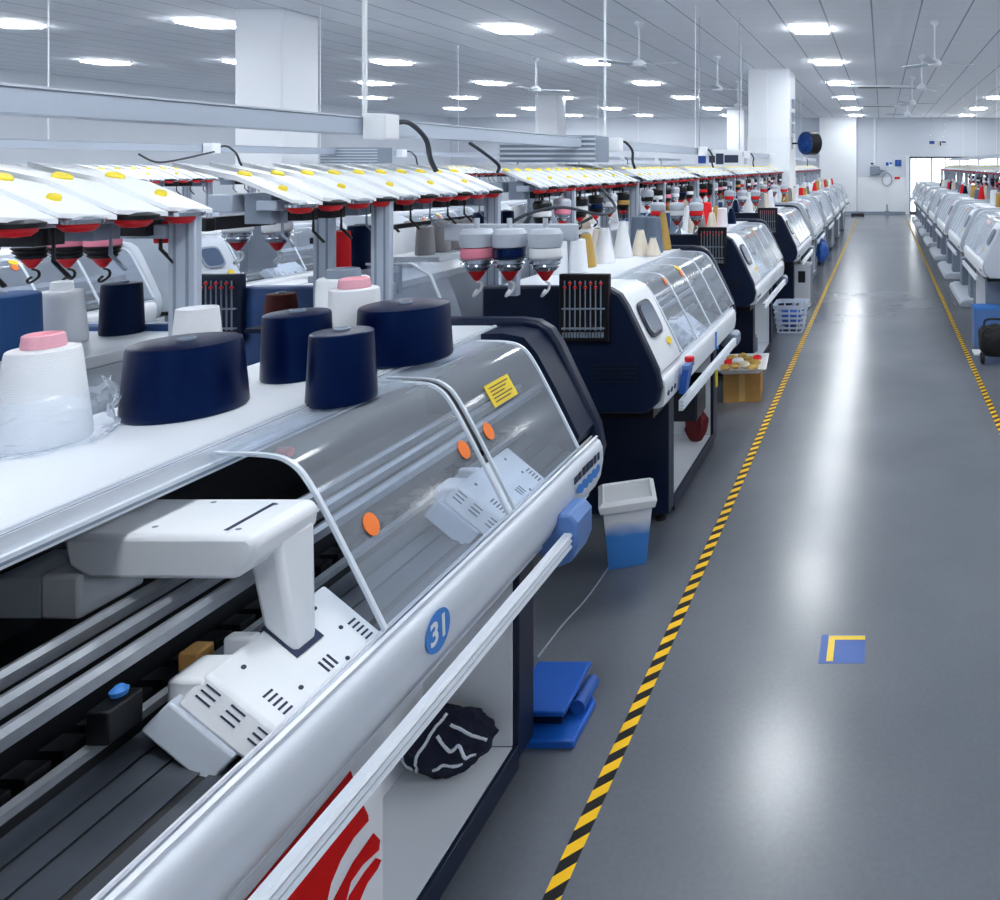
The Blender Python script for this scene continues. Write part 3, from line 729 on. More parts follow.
# ------------------------------------------------------------------ yarn feeders
feed = {}
def feeder(x, y, z, colour, label, group, dark=False):
    key = (colour, dark)
    if key not in feed:
        r = thing('yarn_feeder', label, 'yarn feeder', (x,y,z), 0, group)
        b = BM(); lathe(b, [(.03,.0),(.07,.005),(.075,.03),(.075,.065),(.06,.085),(.02,.09)], seg=20); box(b, -.02, .02, .05, .12, .03, .06); tube(b, [(0,0,.09),(0,0,.135)], .012, 8); obj('housing', b, M['black'] if dark else M['grey'], r)
        b = BM(); lathe(b, [(.066,-.045),(.07,-.04),(.07,-.006),(.066,0)], seg=20); obj('yarn_drum', b, Y[colour], r)
        b = BM(); lathe(b, [(.045,-.105),(.06,-.09),(.052,-.085),(.07,-.07),(.062,-.062),(.074,-.05),(.066,-.0452)], seg=20); obj('chrome_cone', b, M['black'] if dark else M['chrome'], r)
        b = BM(); lathe(b, [(0,-.155),(.012,-.15),(.04,-.108),(.044,-.1051)], seg=16); obj('red_tip', b, M['red'], r)
        b = BM(); tube(b, smooth_path([(0,0,-.156),(.01,.02,-.17),(.0,.03,-.2),(-.02,.01,-.225),(-.005,-.015,-.21),(.0,.0,-.195)], 5), .006, 6); obj('guide_eye', b, M['black'] if dark else M['white2'], r)
        feed[key] = r
    else: r = dup(feed[key], (x,y,z), label, group)
    return r
feeder(-1.865, 3.5, 1.62, 'pink', 'chrome yarn feeder wound with pink yarn, left of three on the bracket', 'feeders before the second machine')
feeder(-1.715, 3.5, 1.62, 'navy', 'chrome yarn feeder wound with navy yarn, middle of three on the bracket', 'feeders before the second machine')
feeder(-1.55, 3.5, 1.62, 'white', 'chrome yarn feeder wound with white yarn, right of three on the bracket', 'feeders before the second machine')
fb = thing('feeder_bracket', 'pale bracket carrying three chrome yarn feeders before the second machine', 'bracket', (-1.75, 3.55, 1.66))
one('bar', M['grey'], fb, box, -.32, .3, .04, .09, -.02, .06, bevel=.006)
for x in (-.30, .10): one('arm', M['white'], fb, box, x-.015, x+.015, .09, .17, -.02, .03)
one('strut', M['post'], fb, box, -.02, .02, .045, .085, -.28, -.02)
for i, (x, y, z, c, d) in enumerate([(-2.87,2.80,1.735,'pink',True),(-2.99,2.79,1.735,'pink',True),(-3.11,2.78,1.735,'white',True)]):
    feeder(x, y, z, c, f'black yarn feeder with {c} yarn behind the nearest stand, {ORD[i]} from its post', 'feeders behind the nearest stand', d).scale = (.74,.74,.74)
fb3 = thing('feeder_bracket', 'black bar carrying pink-wound feeders behind the nearest yarn stand', 'bracket', (-2.95, 2.8, 1.77)); one('bar', M['black'], fb3, box, -.2, .42, .05, .09, -.02, .03, bevel=.006); one('arm', M['black'], fb3, box, .36, .40, .0901, .4, -.02, .03)
for i, (x, y) in enumerate([(-2.9,3.42),(-2.72,3.42)]):
    feeder(x, y, 1.74, 'white', 'grey yarn feeder with white yarn before the navy machine facing away, ' + ['left one','right one'][i], 'feeders before the machine facing away', False).scale = (.82,.82,.82)
fb2 = thing('feeder_bracket', 'grey bracket carrying feeders before the machine facing away', 'bracket', (-2.8, 3.46, 1.80)); one('bar', M['grey_mid'], fb2, box, -.24, .3, .03, .09, -.02, .05, bevel=.006); one('arm', M['grey_mid'], fb2, box, -.2, -.16, .09, .26, -.3, .03)
fcol = ['white','navy','red','pink','white','black','white','mustard']
for s, (y, ln) in enumerate(SY[2:8]):
    for k in range(6):
        c = fcol[(k*3+s*5) % 8]
        feeder(-2.02, y+.16+k*.28, 1.725, c, f'yarn feeder with {c} yarn under the {ORD[s+2]} left stand, {ORD[k]} along', 'feeders under the left yarn stands', (k+s) % 3 != 1).scale = (.72,.72,.72)
for s, (k0, y) in enumerate(zip(range(3), AY[2:5])):
    for k in range(3):
        c = ['red','white','red'][k]
        feeder(-1.86+.16*k, y-.2, 1.62, c, f'yarn feeder with {c} yarn before the {ORD[s+2]} machine, {ORD[k]} from the stands', 'feeders before the left machines').scale = (.8,.8,.8)
for s in range(5):
    for k in range(5):
        c = fcol[(k*5+s*3) % 8]
        feeder(2.0, 7.6+s*2.02+k*.36, 1.70, c, f'yarn feeder with {c} yarn under the {ORD[s]} right stand, {ORD[k]} along', 'feeders under the right yarn stands', k % 2 == 0).scale = (.75,.75,.75)

# ------------------------------------------------------------------ yarn cones
def cone(x, y, z, col, rb, rt, h, label, group=None, tip=None, cup=False):
    r = thing('yarn_cone', label, 'yarn cone', (x,y,z), R.random()*6, group)
    b = BM()
    pr = [(rb*.97,.0),(rb,.006),(rb*.995,.02),(rt*1.0+(rb-rt)*.05,h-.012),(rt*.985,h-.003),(rt*.93,h),(.022,h+.002)] if not cup else [(rb,0),(rt,h),(rt*.9,h),(rt*.85,h-.02),(0,h-.02)]
    lathe(b, pr, seg=40); obj('yarn', b, Y[col], r)
    if not cup:
        if tip: b = BM(); lathe(b, [(tip[1],h+.0025),(tip[1]*1.02,h+.006),(tip[1]*.95,h+.03),(tip[1]*.8,h+.033),(tip[1]*.7,h+.02),(0,h+.02)], seg=28); obj('cone_end', b, tip[0], r)
        else: b = BM(); lathe(b, [(.02,h+.0025),(.02,h+.008),(.014,h+.009),(.012,h+.004),(0,h+.004)], seg=18); obj('cone_end', b, M['grey_mid'], r)
    return r
G1 = 'yarn cones on machine 31'
TZ = 1.381
PINK = mat('pink_cone_tip', (240,176,190), .6)
cone(-1.875, 1.70, TZ, 'white', .078, .06, .21, 'white yarn cone with pink end, wrapped in clear plastic, nearest', G1, (PINK, .036))
cone(-1.762, 1.925, TZ, 'navy', .124, .112, .174, 'widest navy yarn cone, alone at the front of the machine table', G1)
cone(-1.715, 2.23, TZ, 'navy', .087, .082, .187, 'tall navy yarn cone second from the widest, standing on the table', G1)
cone(-1.442, 2.03, TZ-.009, 'navy', .080, .072, .185, 'tapered navy yarn cone at the table edge over the clear cover', G1)
cone(-1.525, 2.43, TZ+.003, 'navy', .135, .126, .172, 'broad shiny navy yarn cone nearest the yellow label', G1)
cone(-1.735, 2.50, TZ, 'white', .078, .070, .215, 'white yarn cone with pink end behind the broad navy cone', G1, (PINK, .046))
cone(-1.885, 2.66, TZ, 'white', .084, .078, .225, 'white yarn cone with grey end beside the stand post', G1, (M['grey_mid'], .052))
cone(-1.905, 2.115, TZ, 'white', .066, .046, .222, 'small white paper cone behind the widest navy cone', G1, cup=True)
G2 = 'yarn cones on the machine facing away'
cone(-2.86, 2.46, TZ, 'blue', .10, .095, .2, 'big blue yarn cone at the left picture edge', G2)
cone(-2.87, 2.66, TZ, 'white', .066, .054, .18, 'white yarn cone beside the blue cone, second table', G2, (M['white2'], .03))
cone(-2.80, 2.80, TZ, 'dark navy', .062, .056, .185, 'dark navy yarn cone alone on the second table by the stand', G2)
cone(-2.83, 3.58, 1.25, 'brown', .07, .058, .145, 'brown yarn cone on the ledge before the navy end panel', G2)
lg = one('cone_ledge', M['navy'], None, box, -.09, .09, -.1, .135, -.02, 0); lg.location = (-2.83, 3.58, 1.249); tag(lg, 'small navy ledge on the end panel holding the brown cone', 'ledge')
# clear bag round the nearest white cone
b = BM(); prof = [(.092,0),(.108,.012),(.1,.045),(.104,.08),(.094,.12)]
seg = 40; rings = []
for i, (r_, z_) in enumerate(smooth_path([(a, c) for a, c in prof], 4)):
    ring = []
    for k in range(seg):
        a = 2*PI*k/seg; q = Vector((math.cos(a)*2, math.sin(a)*2, z_*22))
        d = .016*noise.noise(q*1.7)+.010*noise.noise(q*4)
        ring.append(b.verts.new(((r_+d+.012)*math.cos(a), (r_+d+.012)*math.sin(a), z_+(.02*noise.noise(q*2+Vector((5,1,2))) if z_ > .03 else 0)+.002)))
    rings.append(ring)
for a, c in zip(rings, rings[1:]):
    for k in range(seg): b.faces.new((a[k], a[(k+1)%seg], c[(k+1)%seg], c[k]))
pb = obj('plastic_bag', b, M['bag'], loc=(-1.875, 1.70, TZ)); tag(pb, 'crumpled clear plastic bag pulled down round the nearest white cone', 'plastic bag')
sm = pb.modifiers.new('thick', 'SOLIDIFY'); sm.thickness = .0006
# shelf on the second stand with a row of cones
def shelf_of(x, y, z, ln, label, x0=-.16, brk=True):
    r = thing('cone_shelf', label, 'shelf', (x, y, z)); one('board', M['grey'], r, box, x0, .12, 0, ln, -.03, 0, bevel=.004)
    one('back_rail', M['black'], r, box, x0+.01, x0+.03, 0, ln, .14, .165)
    for v in (.03, ln-.05) if brk else (): one('bracket', M['post'], r, box, -.15, -.11, v, v+.03, -.2, -.03)
shelf_of(-2.44, 3.98, 1.52, 1.6, 'shelf of taupe and navy cones beyond the second yarn stand')
for i, (dx, dy, c, rb, h) in enumerate([(0,.08,'taupe',.048,.15),(0,.22,'taupe',.052,.17),(0,.36,'taupe',.05,.16),(0,.5,'taupe',.048,.16),(0,.65,'dark navy',.055,.19),(0,.8,'dark navy',.055,.19),(0,.95,'dark navy',.055,.18),(0,1.15,'white',.065,.2),(0,1.35,'white',.06,.19)]):
    cone(-2.44+dx, 3.98+dy, 1.521, c, rb, rb*.85, h, f'{c} yarn cone on the stand shelf, {ORD[i]} from its near end', 'cones on the stand shelf')
for (x, y, z, c, rb, h, w_) in [(-2.36,3.32,1.52,'red',.035,.19,'red yarn tube between the two posts of the second stand'),(-2.42,3.52,1.52,'dark navy',.05,.2,'dark navy yarn cone behind the second stand post')]:
    cone(x, y, z+.001, c, rb, rb*.95, h, w_, 'cones within the second stand')
shelf_of(-2.42, 3.28, 1.52, .34, 'short shelf within the second stand under a red yarn tube', -.06, False)
hang = cone(-2.08, 2.2, 1.775, 'red', .021, .019, .06, 'small red yarn spool hanging by the nearest stand post', None)
b = BM(); tube(b, [(0,0,.06),(0,0,.12)], .004, 6); obj('hook', b, M['chrome'], hang)
# second machine's table
for i, (x, y, c, rb, rt, h) in enumerate([(-1.76,4.4,'white',.055,.04,.19),(-1.8,4.62,'mustard',.06,.03,.2),(-1.76,4.82,'white',.065,.03,.22),(-1.86,4.98,'cream',.06,.03,.2),(-1.74,5.1,'white',.065,.02,.24),
        (-1.88,4.35,'white',.08,.07,.2),(-1.66,5.22,'cream',.06,.025,.17),(-1.62,5.38,'grey',.07,.05,.25),(-1.74,5.48,'grey',.075,.06,.25),(-1.6,5.55,'mustard',.06,.02,.27),(-1.56,5.18,'cream',.05,.02,.12)]):
    cone(x, y, TZ, c, rb, rt, h, f'{c} yarn cone on the table of the second machine, {ORD[i]} of its cones', 'cones on the second machine')
# small cones on further machines (one mesh each: too small to show parts)
small = {}
def small_cone(x, y, z, c, s, label, group):
    pz = R.choice((0, 1))
    k = (c, pz)
    if k not in small:
        b = BM(); lathe(b, [(.058,0),(.06,.006),(.05 if pz == 0 else .028, .17),(.04 if pz == 0 else .018,.178),(0,.18)], seg=18)
        o = obj('yarn_cone', b, Y[c]); small[k] = o
    else: o = small[k].copy(); COL.objects.link(o)
    o.location = (x,y,z); o.scale = (s,s,s*R.uniform(.9,1.35)); tag(o, label, 'yarn cone', group); return o
pal_ = ['white','white','white','cream','red','mustard','taupe','cream','white','dark navy','grey']
for mi in range(2, 9):
    n = 11 if mi < 5 else 8
    cnt = 0
    for k in range(n):
        y = AY[mi]+.14+k*(1.7/n); x = -1.72+.13*((k*7+mi) % 3-1)
        c = pal_[(k*4+mi*3) % 11]
        small_cone(x, y, TZ, c, R.uniform(.85,1.15), f'{c} yarn cone on the {ORD[mi]} machine left of the aisle, {ORD[k]} from near end', 'cones on the left machines')
for mi in range(1, 7):
    for k in range(6):
        y = RY[mi]+.2+k*.28; c = pal_[(k*3+mi*5) % 11]
        small_cone(1.74+.12*(k % 2), y, TZ, c, R.uniform(.9,1.1), f'{c} yarn cone on the {ORD[mi-1]} right-aisle machine, {ORD[k]} from near end', 'cones on the right machines')
for mi in range(1, 5):
    for k in range(7):
        y = AY[mi]+.5+k*.2; c = pal_[(k*5+mi*2) % 11]
        small_cone(-2.9-.1*(k % 2), y, TZ, c, R.uniform(.9,1.2), f'{c} yarn cone on the {ORD[mi]} machine facing away, {ORD[k]} from near end', 'cones on the machines facing away')

# ------------------------------------------------------------------ things on and beside the machines
# folded garment on the shelf of machine 31
gr = thing('folded_garment', 'crumpled navy garment with white piping on the shelf of machine 31', 'garment', (-1.355, 2.40, .10))
b = BM(); bmesh.ops.create_icosphere(b, subdivisions=5, radius=1)
def gsurf(d):
    d = d.normalized(); q = Vector((d.x*.135, d.y*.08, d.z*.095*(1-.25*d.x)+.088))
    lean = Vector((-.03*(q.z/.18), 0, 0)); f = 1+.16*noise.noise(d*2.1)+.09*noise.noise(d*4.5+Vector((3,1,0)))+.05*abs(noise.noise(d*9))
    q = Vector((q.x*f, q.y*f, .088+(q.z-.088)*f))+lean
    q.z = max(q.z, .001); return q
for v in b.verts: v.co = gsurf(v.co)
obj('cloth', b, M['cloth_navy'], gr)
b = BM()
def arc(pts, r=.005):
    tube(b, [gsurf(Vector(p))*1.012 for p in smooth_path(pts, 8)], r, 6)
arc([(-.75,-.9,-.75),(-.3,-1,.1),(.0,-.7,.7),(.15,-.2,1.0)], .005)
arc([(-1,-.9,-.8),(-1,-.5,0),(-.8,-.3,.6)], .004)
arc([(.1,-.8,.6),(.35,-.9,.2),(.6,-.9,.35),(.7,-.9,-.1),(.95,-.6,-.3)], .005)
arc([(.3,-.5,.8),(.6,-.5,.6),(.9,-.4,.4),(1,-.2,.1)], .0045)
arc([(-.1,-1,-.5),(.2,-1,-.3),(.5,-1,-.5),(.75,-1,-.6)], .005)
obj('piping', b, M['cloth_white'], gr)
# blue two-plate step by the leg
st = thing('blue_step', 'bright blue two-plate step on the floor behind the machine leg', 'step', (-1.18, 2.73, 0))
b = BM(); plate(b, [(-.13,-.13,0),(.125,-.13,0),(.125,.07,0),(.07,.14,0),(-.13,.14,0)], (0,0,1), .03); obj('lower_plate', b, M['blue_b'], st, .006)
b = BM(); m = Matrix.Translation((-.005,.03,.105)) @ Matrix.Rotation(.05, 4, 'X'); vs = box(b, -.12, .085, -.13, .12, -.01, .01); bmesh.ops.transform(b, matrix=m, verts=vs); obj('upper_plate', b, M['blue_b'], st, .005)
b = BM(); lathe(b, [(.026,-.07),(.026,.07)], (.09,.06,.058), 16, Matrix.Rotation(PI/2,4,'X')); obj('roller', b, M['blue'], st)
one('riser', M['navy'], st, box, -.10, .05, -.05, .1, .03, .094)
# bin
bn = thing('waste_bin', 'square white bin stained blue on its lower half beside machine 31', 'bin', (-1.295, 3.86, 0), .36)
b = BM(); h = .33
def ring_(z, s): return [b.verts.new((sx*s, sy*s, z)) for sx, sy in ((-1,-1),(1,-1),(1,1),(-1,1))]
rs = [ring_(0,.088), ring_(h,.118), ring_(h,.112), ring_(.012,.083)]
for a, c in zip(rs, rs[1:]):
    for k in range(4): b.faces.new((a[k], a[(k+1)%4], c[(k+1)%4], c[k]))
b.faces.new(rs[0][::-1]); b.faces.new(rs[-1])
obj('body', b, M['bin'], bn, .006)
b = BM()
a = [ring_(h-.035,.128), ring_(h+.004,.138), ring_(h+.022,.116), ring_(h+.012,.108), ring_(h-.004,.12), ring_(h-.035,.123)]
for p0, p1 in zip(a, a[1:]+a[:1]):
    for k in range(4): b.faces.new((p0[k], p0[(k+1)%4], p1[(k+1)%4], p1[k]))
obj('rim', b, M['white2'], bn, .006)
one('swing_lid', M['white2'], bn, box, -.112, .112, -.112, .112, h-.004, h+.006)
# box with tray of yellow bundles
cb = thing('cardboard_box', 'brown cardboard box on the floor under a white tray', 'box', (-1.2, 6.55, 0), .1)
one('carton', M['cardboard'], cb, box, -.15, .16, -.15, .2, 0, .25, bevel=.003)
one('packing_tape', mat('buff_tape', (200,164,100), .4), cb, box, -.02, .03, -.152, -.1501, .01, .245)
tr = thing('white_tray', 'white tray heaped with yellow bundles on the cardboard box', 'tray', (-1.2, 6.56, .251), .1)
b = BM()
def rr(z, sx, sy): return [b.verts.new((a*sx, c*sy, z)) for a, c in ((-1,-1),(1,-1),(1,1),(-1,1))]
rs = [rr(0,.15,.2), rr(.05,.2,.26), rr(.055,.215,.275), rr(.048,.205,.265), rr(.006,.14,.19)]
for a, c in zip(rs, rs[1:]):
    for k in range(4): b.faces.new((a[k], a[(k+1)%4], c[(k+1)%4], c[k]))
b.faces.new(rs[0][::-1]); b.faces.new(rs[-1]); obj('dish', b, M['white2'], tr, .004)
for k in range(14):
    b = BM(); bmesh.ops.create_icosphere(b, subdivisions=2, radius=1)
    for v in b.verts: v.co = Vector((v.co.x*.05, v.co.y*.04, v.co.z*.026))*(1+.3*noise.noise(v.co*2+Vector((k,0,0))))
    c = ['mustard','mustard','cream','mustard','red','white','mustard'][k % 7]
    o = obj('yarn_bundle', b, Y[c], loc=(-1.2+(k % 4-1.5)*.075, 6.56+(k//4-1.4)*.11, .251+.045+.012*(k % 3)), rot=(0,0,k*1.3))
    tag(o, f'small {c} yarn bundle in the white tray, {ORD[k // 4]} row, {ORD[k % 4]} across', 'yarn bundle', 'bundles in the white tray')
# laundry basket
bk = thing('plastic_basket', 'slatted plastic basket with blue cloth on the floor by the third machine', 'basket', (-1.1, 9.2, 0))
b = BM()
for (z0, z1) in ((0,.02),(.05,.075),(.11,.135),(.17,.195),(.23,.255),(.29,.34)):
    for zz in (1,):
        s0 = .15+.05*z0/.34; s1 = .15+.05*z1/.34; a = []
        for z, s in ((z0,s0),(z1,s1),(z1,s1-.008),(z0,s0-.008)): a.append([b.verts.new((cx*s, cy*s*1.15, z)) for cx, cy in ((-1,-.8),(-.8,-1),(.8,-1),(1,-.8),(1,.8),(.8,1),(-.8,1),(-1,.8))])
        for p0, p1 in zip(a, a[1:]+a[:1]):
            for k in range(8): b.faces.new((p0[k], p0[(k+1)%8], p1[(k+1)%8], p1[k]))
for k in range(12):
    a = 2*PI*k/12; 
    def pt(s): 
        c, d = math.cos(a), math.sin(a); m_ = max(abs(c), abs(d)); return (c/m_*s*.97, d/m_*s*.97*1.15)
    p0, p1 = pt(.146), pt(.192); tube(b, [(p0[0],p0[1],.01),(p1[0],p1[1],.32)], .009, 6)
obj('basket_body', b, M['basket'], bk)
b = BM(); bmesh.ops.create_icosphere(b, subdivisions=3, radius=1)
for v in b.verts: v.co = Vector((v.co.x*.125, v.co.y*.14, max(.015, v.co.z*.14+.15)))*(1+.12*noise.noise(v.co*3))
tag(obj('blue_cloth', b, M['blue'], loc=(-1.1, 9.2, .01)), 'blue cloth heaped in the slatted plastic basket', 'cloth')
# items on the second machine
P2 = 3.72
bx = thing('storage_box', 'dark navy open box hung below the front rail of the second machine', 'box', (-1.27, 4.86, .40)); 
b = BM(); box(b, -.11, .11, -.12, .12, 0, .012)
for s in (-1, 1): box(b, -.11, .11, s*.12-.006, s*.12+.006, .012, .24); box(b, s*.11-.006, s*.11+.006, -.114, .114, .012, .24)
obj('tub', b, M['navy_dark'], bx); one('handle', M['black'], bx, box, .1161, .13, -.05, .05, .18, .2); one('hanger', M['post'], bx, box, -.228, -.1165, -.02, .02, .05, .2)
b = BM(); bmesh.ops.create_icosphere(b, subdivisions=4, radius=1)
for v in b.verts:
    q = v.co*1; v.co = Vector((q.x*.075, q.y*.06, max(.001, q.z*.11+.1)))*(1+.25*noise.noise(q*2.2))
    v.co.z = max(.001, v.co.z)
tag(obj('cloth_bundle', b, M['maroon'], loc=(-1.28, 5.24, .10)), 'maroon cloth bundle beside the navy box on the second machine shelf', 'cloth')
pc = thing('blue_pouch', 'blue cloth pouch on the front rail of the second machine', 'pouch', (-1.045, 4.06, .79)); pc.scale = (.7,.62,.62)
b = BM()
vs = [b.verts.new(p) for p in ((-.05,-.07,0),(.0,-.07,-.01),(.0,.07,-.01),(-.05,.07,0),(-.012,-.08,.22),(.035,-.08,.22),(.035,.10,.22),(-.012,.10,.22))]
for f in ((3,2,1,0),(4,5,6,7),(0,1,5,4),(1,2,6,5),(2,3,7,6),(3,0,4,7)): b.faces.new([vs[i] for i in f])
obj('pouch_body', b, M['blue'], pc, .012)
one('flap', M['bluegrey'], pc, box, -.016, .04, -.082, .102, .205, .245, bevel=.006)
b = BM(); lathe(b, [(.034,.0),(.038,.02),(.034,.04),(0,.045)], (0,0,0), 16, Matrix.Translation((0.01,.06,.246))); obj('red_button', b, M['red'], pc)
b = BM(); box(b, -.012, .0, -.02, .02, 0, .15); tag(obj('yellow_strap', b, M['yellow'], loc=(-1.176, 5.42, .42)), 'yellow strap hanging at the far leg of the second machine', 'strap')
b = BM(); lathe(b, [(.03,0),(.034,.01),(.034,.13),(.02,.15),(.018,.17),(0,.17)], seg=16); o = obj('grey_bottle', b, M['grey_mid'], loc=(-1.3, 7.75, .101)); tag(o, 'grey bottle standing on the shelf of the third machine', 'bottle')
cl_ = thing('cable_clip', 'small blue hook on the front rail of the second machine', 'hook', (-1.079, 4.92, .84)); one('plate', M['blue_s'], cl_, box, .002, .008, -.012, .012, -.03, .08)
one('tip', M['blue_s'], cl_, box, .008, .02, -.012, .012, -.03, -.018)
# control pedestals beside further machines
for i, (y, xo) in enumerate([(10.6, -.10)]):
    cp = thing('control_cabinet', 'white cabinet with dark window standing against the fourth left machine', 'cabinet', (-1.0+xo, y, 0))
    one('case', M['white'], cp, box, -.12, .1, 0, .28, .02, .62, bevel=.006); one('window', M['black'], cp, box, -.07, .03, -.006, -.0005, .36, .52)
    one('side_door', M['grey_mid'], cp, box, .1005, .112, .02, .26, .06, .6)
b = BM(); bmesh.ops.create_icosphere(b, subdivisions=4, radius=1)
for v in b.verts:
    q = v.co*1; w_ = .6+.4*min(1, max(0, .8-q.z*.6)); v.co = Vector((q.x*.11*w_, q.y*.17*w_, q.z*.2))*(1+.2*noise.noise(q*2.3))
cb2 = thing('cloth_bag', 'blue cloth bag hanging under the front rail of the fifth left machine', 'bag', (-1.0, 12.75, .56)); obj('sack', b, M['blue'], cb2)
b = BM(); tube(b, [(-.05,-.05,.14),(-.06,0,.26),(-.05,.05,.14)], .008, 6); obj('strap', b, M['blue'], cb2)

# right of the aisle
bp = thing('floor_box', 'blue plastic box on the floor under the nearest right machine', 'box', (1.13, 8.4, 0)); one('shell', M['bluegrey'], bp, box, -.12, .16, -.1, .15, 0, .42, bevel=.01); one('lid', M['blue_s'], bp, box, -.125, .165, -.105, .155, .421, .44)
sb = thing('black_bag', 'black wheeled bag on the floor right of the aisle tape', 'bag', (1.14, 7.75, 0))
b = BM(); bmesh.ops.create_icosphere(b, subdivisions=4, radius=1)
for v in b.verts:
    q = v.co*1; v.co = Vector((math.copysign(abs(q.x)**.6,q.x)*.15, math.copysign(abs(q.y)**.6,q.y)*.17, math.copysign(abs(q.z)**.6,q.z)*.15+.21))*(1+.09*noise.noise(q*3))
obj('bag_body', b, M['rubber'], sb)
for x in (-.13, .13):
    b = BM(); lathe(b, [(.05,-.02),(.06,-.01),(.06,.01),(.05,.02)], (x,-.1,.06), 16, Matrix.Rotation(PI/2,4,'Y')); obj('wheel', b, M['black'], sb)
b = BM(); tube(b, smooth_path([(-.1,.0,.34),(-.08,0,.42),(.08,0,.42),(.1,0,.34)], 5), .012, 8); obj('handle', b, M['black'], sb)
b = BM()
q = [(-.20,.0),(.2,.0),(.2,.02),(-.2,.02)]
box(b, -.15, .15, -.12, .1, 0, .012); tag(obj('white_sheet', b, M['white2'], loc=(1.12, 8.1, .0)), 'white plastic plate on the floor behind the black bag', 'plate')

# translucent side guard between the first two machines
sg = thing('side_guard', 'upright translucent plastic guard left of the pink-wound feeder', 'guard', (-2.02, 3.30, .8))
pts = [(-.22,0),(-.22,.77),(-.02,.77),(.06,.72),(.11,.6),(.17,.4),(.22,.2),(.22,0)]
b = BM(); prism(b, pts, .0, .12); obj('guard_sheet', b, M['clear_hazy'], sg, .01)
b = BM(); tube(b, [(x,0,z) for x, z in pts[1:]], .006, 6); obj('guard_edge', b, M['edge'], sg)
b = BM(); box(b, -.2, -.16, .02, .1, -.8, -.001); obj('guard_leg', b, M['post'], sg)

# ------------------------------------------------------------------ far end fittings
wf = thing('drum_fan', 'blue-faced black drum fan mounted high on the far pillar', 'fan', (-1.46, 15.4, 2.44))
rx = Matrix.Rotation(PI/2, 4, 'Y')
b = BM(); lathe(b, [(.22,-.13),(.235,-.12),(.235,.12),(.22,.13),(.20,.12),(.20,-.12)], (0,0,0), 32, Matrix.Rotation(-.75,4,'Z') @ Matrix.Rotation(PI/2,4,'X')); obj('drum', b, M['black'], wf)
b = BM()
m = Matrix.Rotation(-.75,4,'Z') @ Matrix.Translation((-.0,-.14,0))
for r_ in (.06,.1,.14,.18,.22):
    vs0 = len(b.verts); tube(b, [m @ Vector((r_*math.cos(a*PI/16), 0, r_*math.sin(a*PI/16))) for a in range(33)], .005, 6)
for k in range(12): tube(b, [m @ Vector((.03*math.cos(k*PI/6),0,.03*math.sin(k*PI/6))), m @ Vector((.225*math.cos(k*PI/6),0,.225*math.sin(k*PI/6)))], .004, 6)
obj('front_grille', b, M['blue'], wf)
b = BM(); 
for k in range(4):
    v4 = box(b, .03, .19, -.05, .05, -.004, .004); bmesh.ops.transform(b, matrix=Matrix.Rotation(-.75,4,'Z') @ Matrix.Rotation(k*PI/2,4,'Y') @ Matrix.Rotation(.4,4,'X'), verts=v4)
obj('fan_blade', b, M['blue_b'], wf)
b = BM(); tube(b, [(-.38,.1,0),(-.2,.1,0)], .02, 8); box(b, -.392, -.372, .0, .2, -.12, .12); obj('wall_bracket', b, M['black'], wf)
# control boxes on the pillar side
for i, z in enumerate((3.25, 2.98, 2.75)):
    o = one('switch_box', M['grey_mid'], None, box, 0, .05, -.1, .1, -.09, .09, bevel=.006); o.location = (-1.839, 15.55, z); tag(o, f'grey switch box on the side of the far pillar, {["topmost","middle","lowest"][i]}', 'switch box', 'switch boxes on the far pillar')
def wall_sign(name, label, cat, x, z, w, h, y=Y1-.03, cols=((M['blue'],(-.5,.5,-.5,.5)),)):
    r = thing(name, label, cat, (x, y, z)); one('board', M['white2'], r, box, -w/2, w/2, 0, .02, -h/2, h/2)
    b = {}
    for m_, (a, c, d, e) in cols: one('print', m_, r, box, a*w, c*w, -.003, -.0005, d*h, e*h)
    return r
wall_sign('wall_sign', 'small blue and white wall notice left of the square blue one', 'sign', .30, 2.04, .28, .18, cols=((M['blue'],(-.5,-.1,-.4,.4)),(M['blue_s'],(.0,.45,-.1,.4))))
wall_sign('wall_sign', 'square blue wall notice beside the doorway', 'sign', .66, 2.08, .26, .26, cols=((M['blue'],(-.5,.5,-.5,.5)),(M['white2'],(-.1,.1,-.3,.35))))
wall_sign('wall_sign', 'small red wall sign under the blue notices', 'sign', .62, 1.47, .22, .1, y=Y1-.05, cols=((M['red'],(-.5,.5,-.5,.5)),))
wall_sign('wall_sign', 'small dark notice left of the vertical wall pipe', 'sign', -.42, 2.05, .16, .1, cols=((M['print_dark'],(-.3,.5,-.3,.4)),))
hs = thing('exit_sign', 'hanging white and blue direction sign above the glazed entrance', 'sign', (2.12, 29.0, 2.82))
one('board', M['white2'], hs, box, -.34, .34, -.02, .02, -.11, .11)
one('print', M['blue'], hs, box, -.32, -.12, -.0235, -.0205, -.02, .1); one('print', M['print_dark'], hs, box, .08, .13, -.0235, -.0205, -.09, .09); one('print', M['blue'], hs, box, .16, .32, -.0235, -.0205, .03, .09)
one('chain', M['chrome'], hs, tube, [(-.25,0,.11),(-.25,0,ZC-2.82)], .006, 6); one('chain', M['chrome'], hs, tube, [(.25,0,.11),(.25,0,ZC-2.82)], .006, 6)
b = BM(); tube(b, [(-.29,Y1-.05,2.0),(-.29,Y1-.05,ZC)], .05, 10); tag(obj('wall_pipe', b, M['white2']), 'white vertical pipe on the far wall above the grey box', 'pipe')
wb = thing('wall_box', 'grey fire hose box at the foot of the vertical wall pipe', 'box', (-.29, Y1-.2, 1.78)); one('case', M['grey_mid'], wb, box, -.2, .2, 0, .17, -.18, .16, bevel=.02); one('valve', M['chrome'], wb, box, .2, .42, .05, .12, .0, .09)
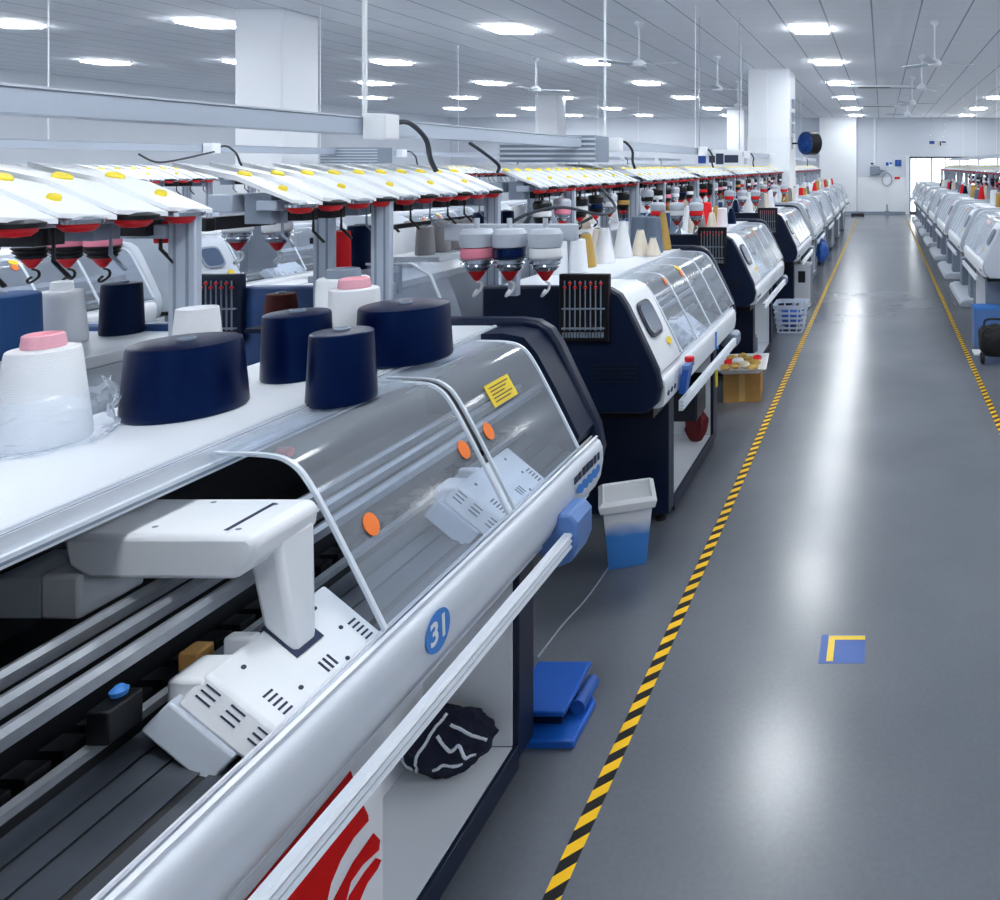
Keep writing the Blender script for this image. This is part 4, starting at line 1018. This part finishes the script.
b = BM(); tube(b, [(.2+.2*math.cos(a*PI/14), Y1-.06, 1.42+.26*math.sin(a*PI/14)) for a in range(29)], .018, 8); tag(obj('hose_coil', b, M['cable_w']), 'pale hose coil hanging on the far wall', 'hose')
b = BM(); box(b, -.1, .1, -.1, .1, 0, .16); box(b, .1, .35, -.04, .04, 0, .06); box(b, -.03, .03, -.03, .03, .16, .42); tag(obj('floor_fitting', b, M['grey_mid'], loc=(.2, 30.5, 0)), 'small grey stand on the floor before the far wall', 'stand')
b = BM(); box(b, -.25, .25, -.15, .15, 0, .1); tag(obj('floor_mat', b, M['rubber'], loc=(-.95, 29.7, 0), ), 'dark mat at the pillar foot by the far wall', 'mat')
# hanging notice board over the left stands
nb = thing('notice_board', 'white board with dark blue marks above the left yarn stands', 'sign', (-2.12, 9.9, 2.09)); one('board', M['white2'], nb, box, -.3, .3, -.015, .015, -.11, .11)
for x0, x1, z0, z1 in ((-.27,-.17,-.07,.05),(-.13,-.05,-.06,.03),(-.04,.06,-.08,.06),(.07,.25,-.06,.04)): one('print', M['print_dark'] if x0 > -.2 else M['blue'], nb, box, x0, x1, -.019, -.0155, z0, z1)
for x in (-.26, .26): one('hanger', M['chrome'], nb, tube, [(x,0,.11),(x,0,ZC-2.09)], .005, 6)
# louvred transformer boxes above the second stand (far tray)
for i, (y, x) in enumerate([(9.4, -6.55), (5.6, -2.42)]):
    r = thing('louvred_box', 'grey louvred box above the yarn stands, ' + ['beyond the far left tray', 'on the left tray'][i], 'box', (x, y, 2.02)); one('case', M['grey_mid'], r, box, -.4, .3, 0, .3, .0, .2, bevel=.004)
    b = BM()
    for k in range(5): box(b, -.41, .31, -.01, 0, .02+k*.036, .035+k*.036)
    obj('louvre', b, M['grey'], r)

# ------------------------------------------------------------------ world, camera, colour
w = bpy.data.worlds.new('world'); scene.world = w; w.use_nodes = True
w.node_tree.nodes['Background'].inputs[0].default_value = (.8,.88,1,1); w.node_tree.nodes['Background'].inputs[1].default_value = .3
cd = bpy.data.cameras.new('camera'); cam = bpy.data.objects.new('camera', cd); COL.objects.link(cam)
cam.location = (0, 0, CAMH); cam.rotation_euler = (PI/2, 0, 0)
cd.sensor_width = 36; cd.sensor_fit = 'HORIZONTAL'; cd.lens = F*36/1000
cd.shift_x = (500-VPX)/1000; cd.shift_y = (VPY-450)/1000
cd.clip_start = .05; cd.clip_end = 100
scene.camera = cam
vs_ = scene.view_settings; vs_.view_transform = 'Standard'; vs_.look = 'None'; vs_.exposure = .85; vs_.gamma = 1; vs_.use_curve_mapping = False
scene.cycles.use_denoising = True
scene.cycles.max_bounces = 10; scene.cycles.diffuse_bounces = 6; scene.cycles.transparent_max_bounces = 16

_seen = {}
for o in scene.objects:
    if o.parent is None and 'label' in o:
        n = len(o['label'].split())
        if n > 16 or n < 4: print('LABELLEN', n, o.name, o['label'])
        if o['label'] in _seen: print('DUPLABEL', o.name, o['label'])
        _seen[o['label']] = 1
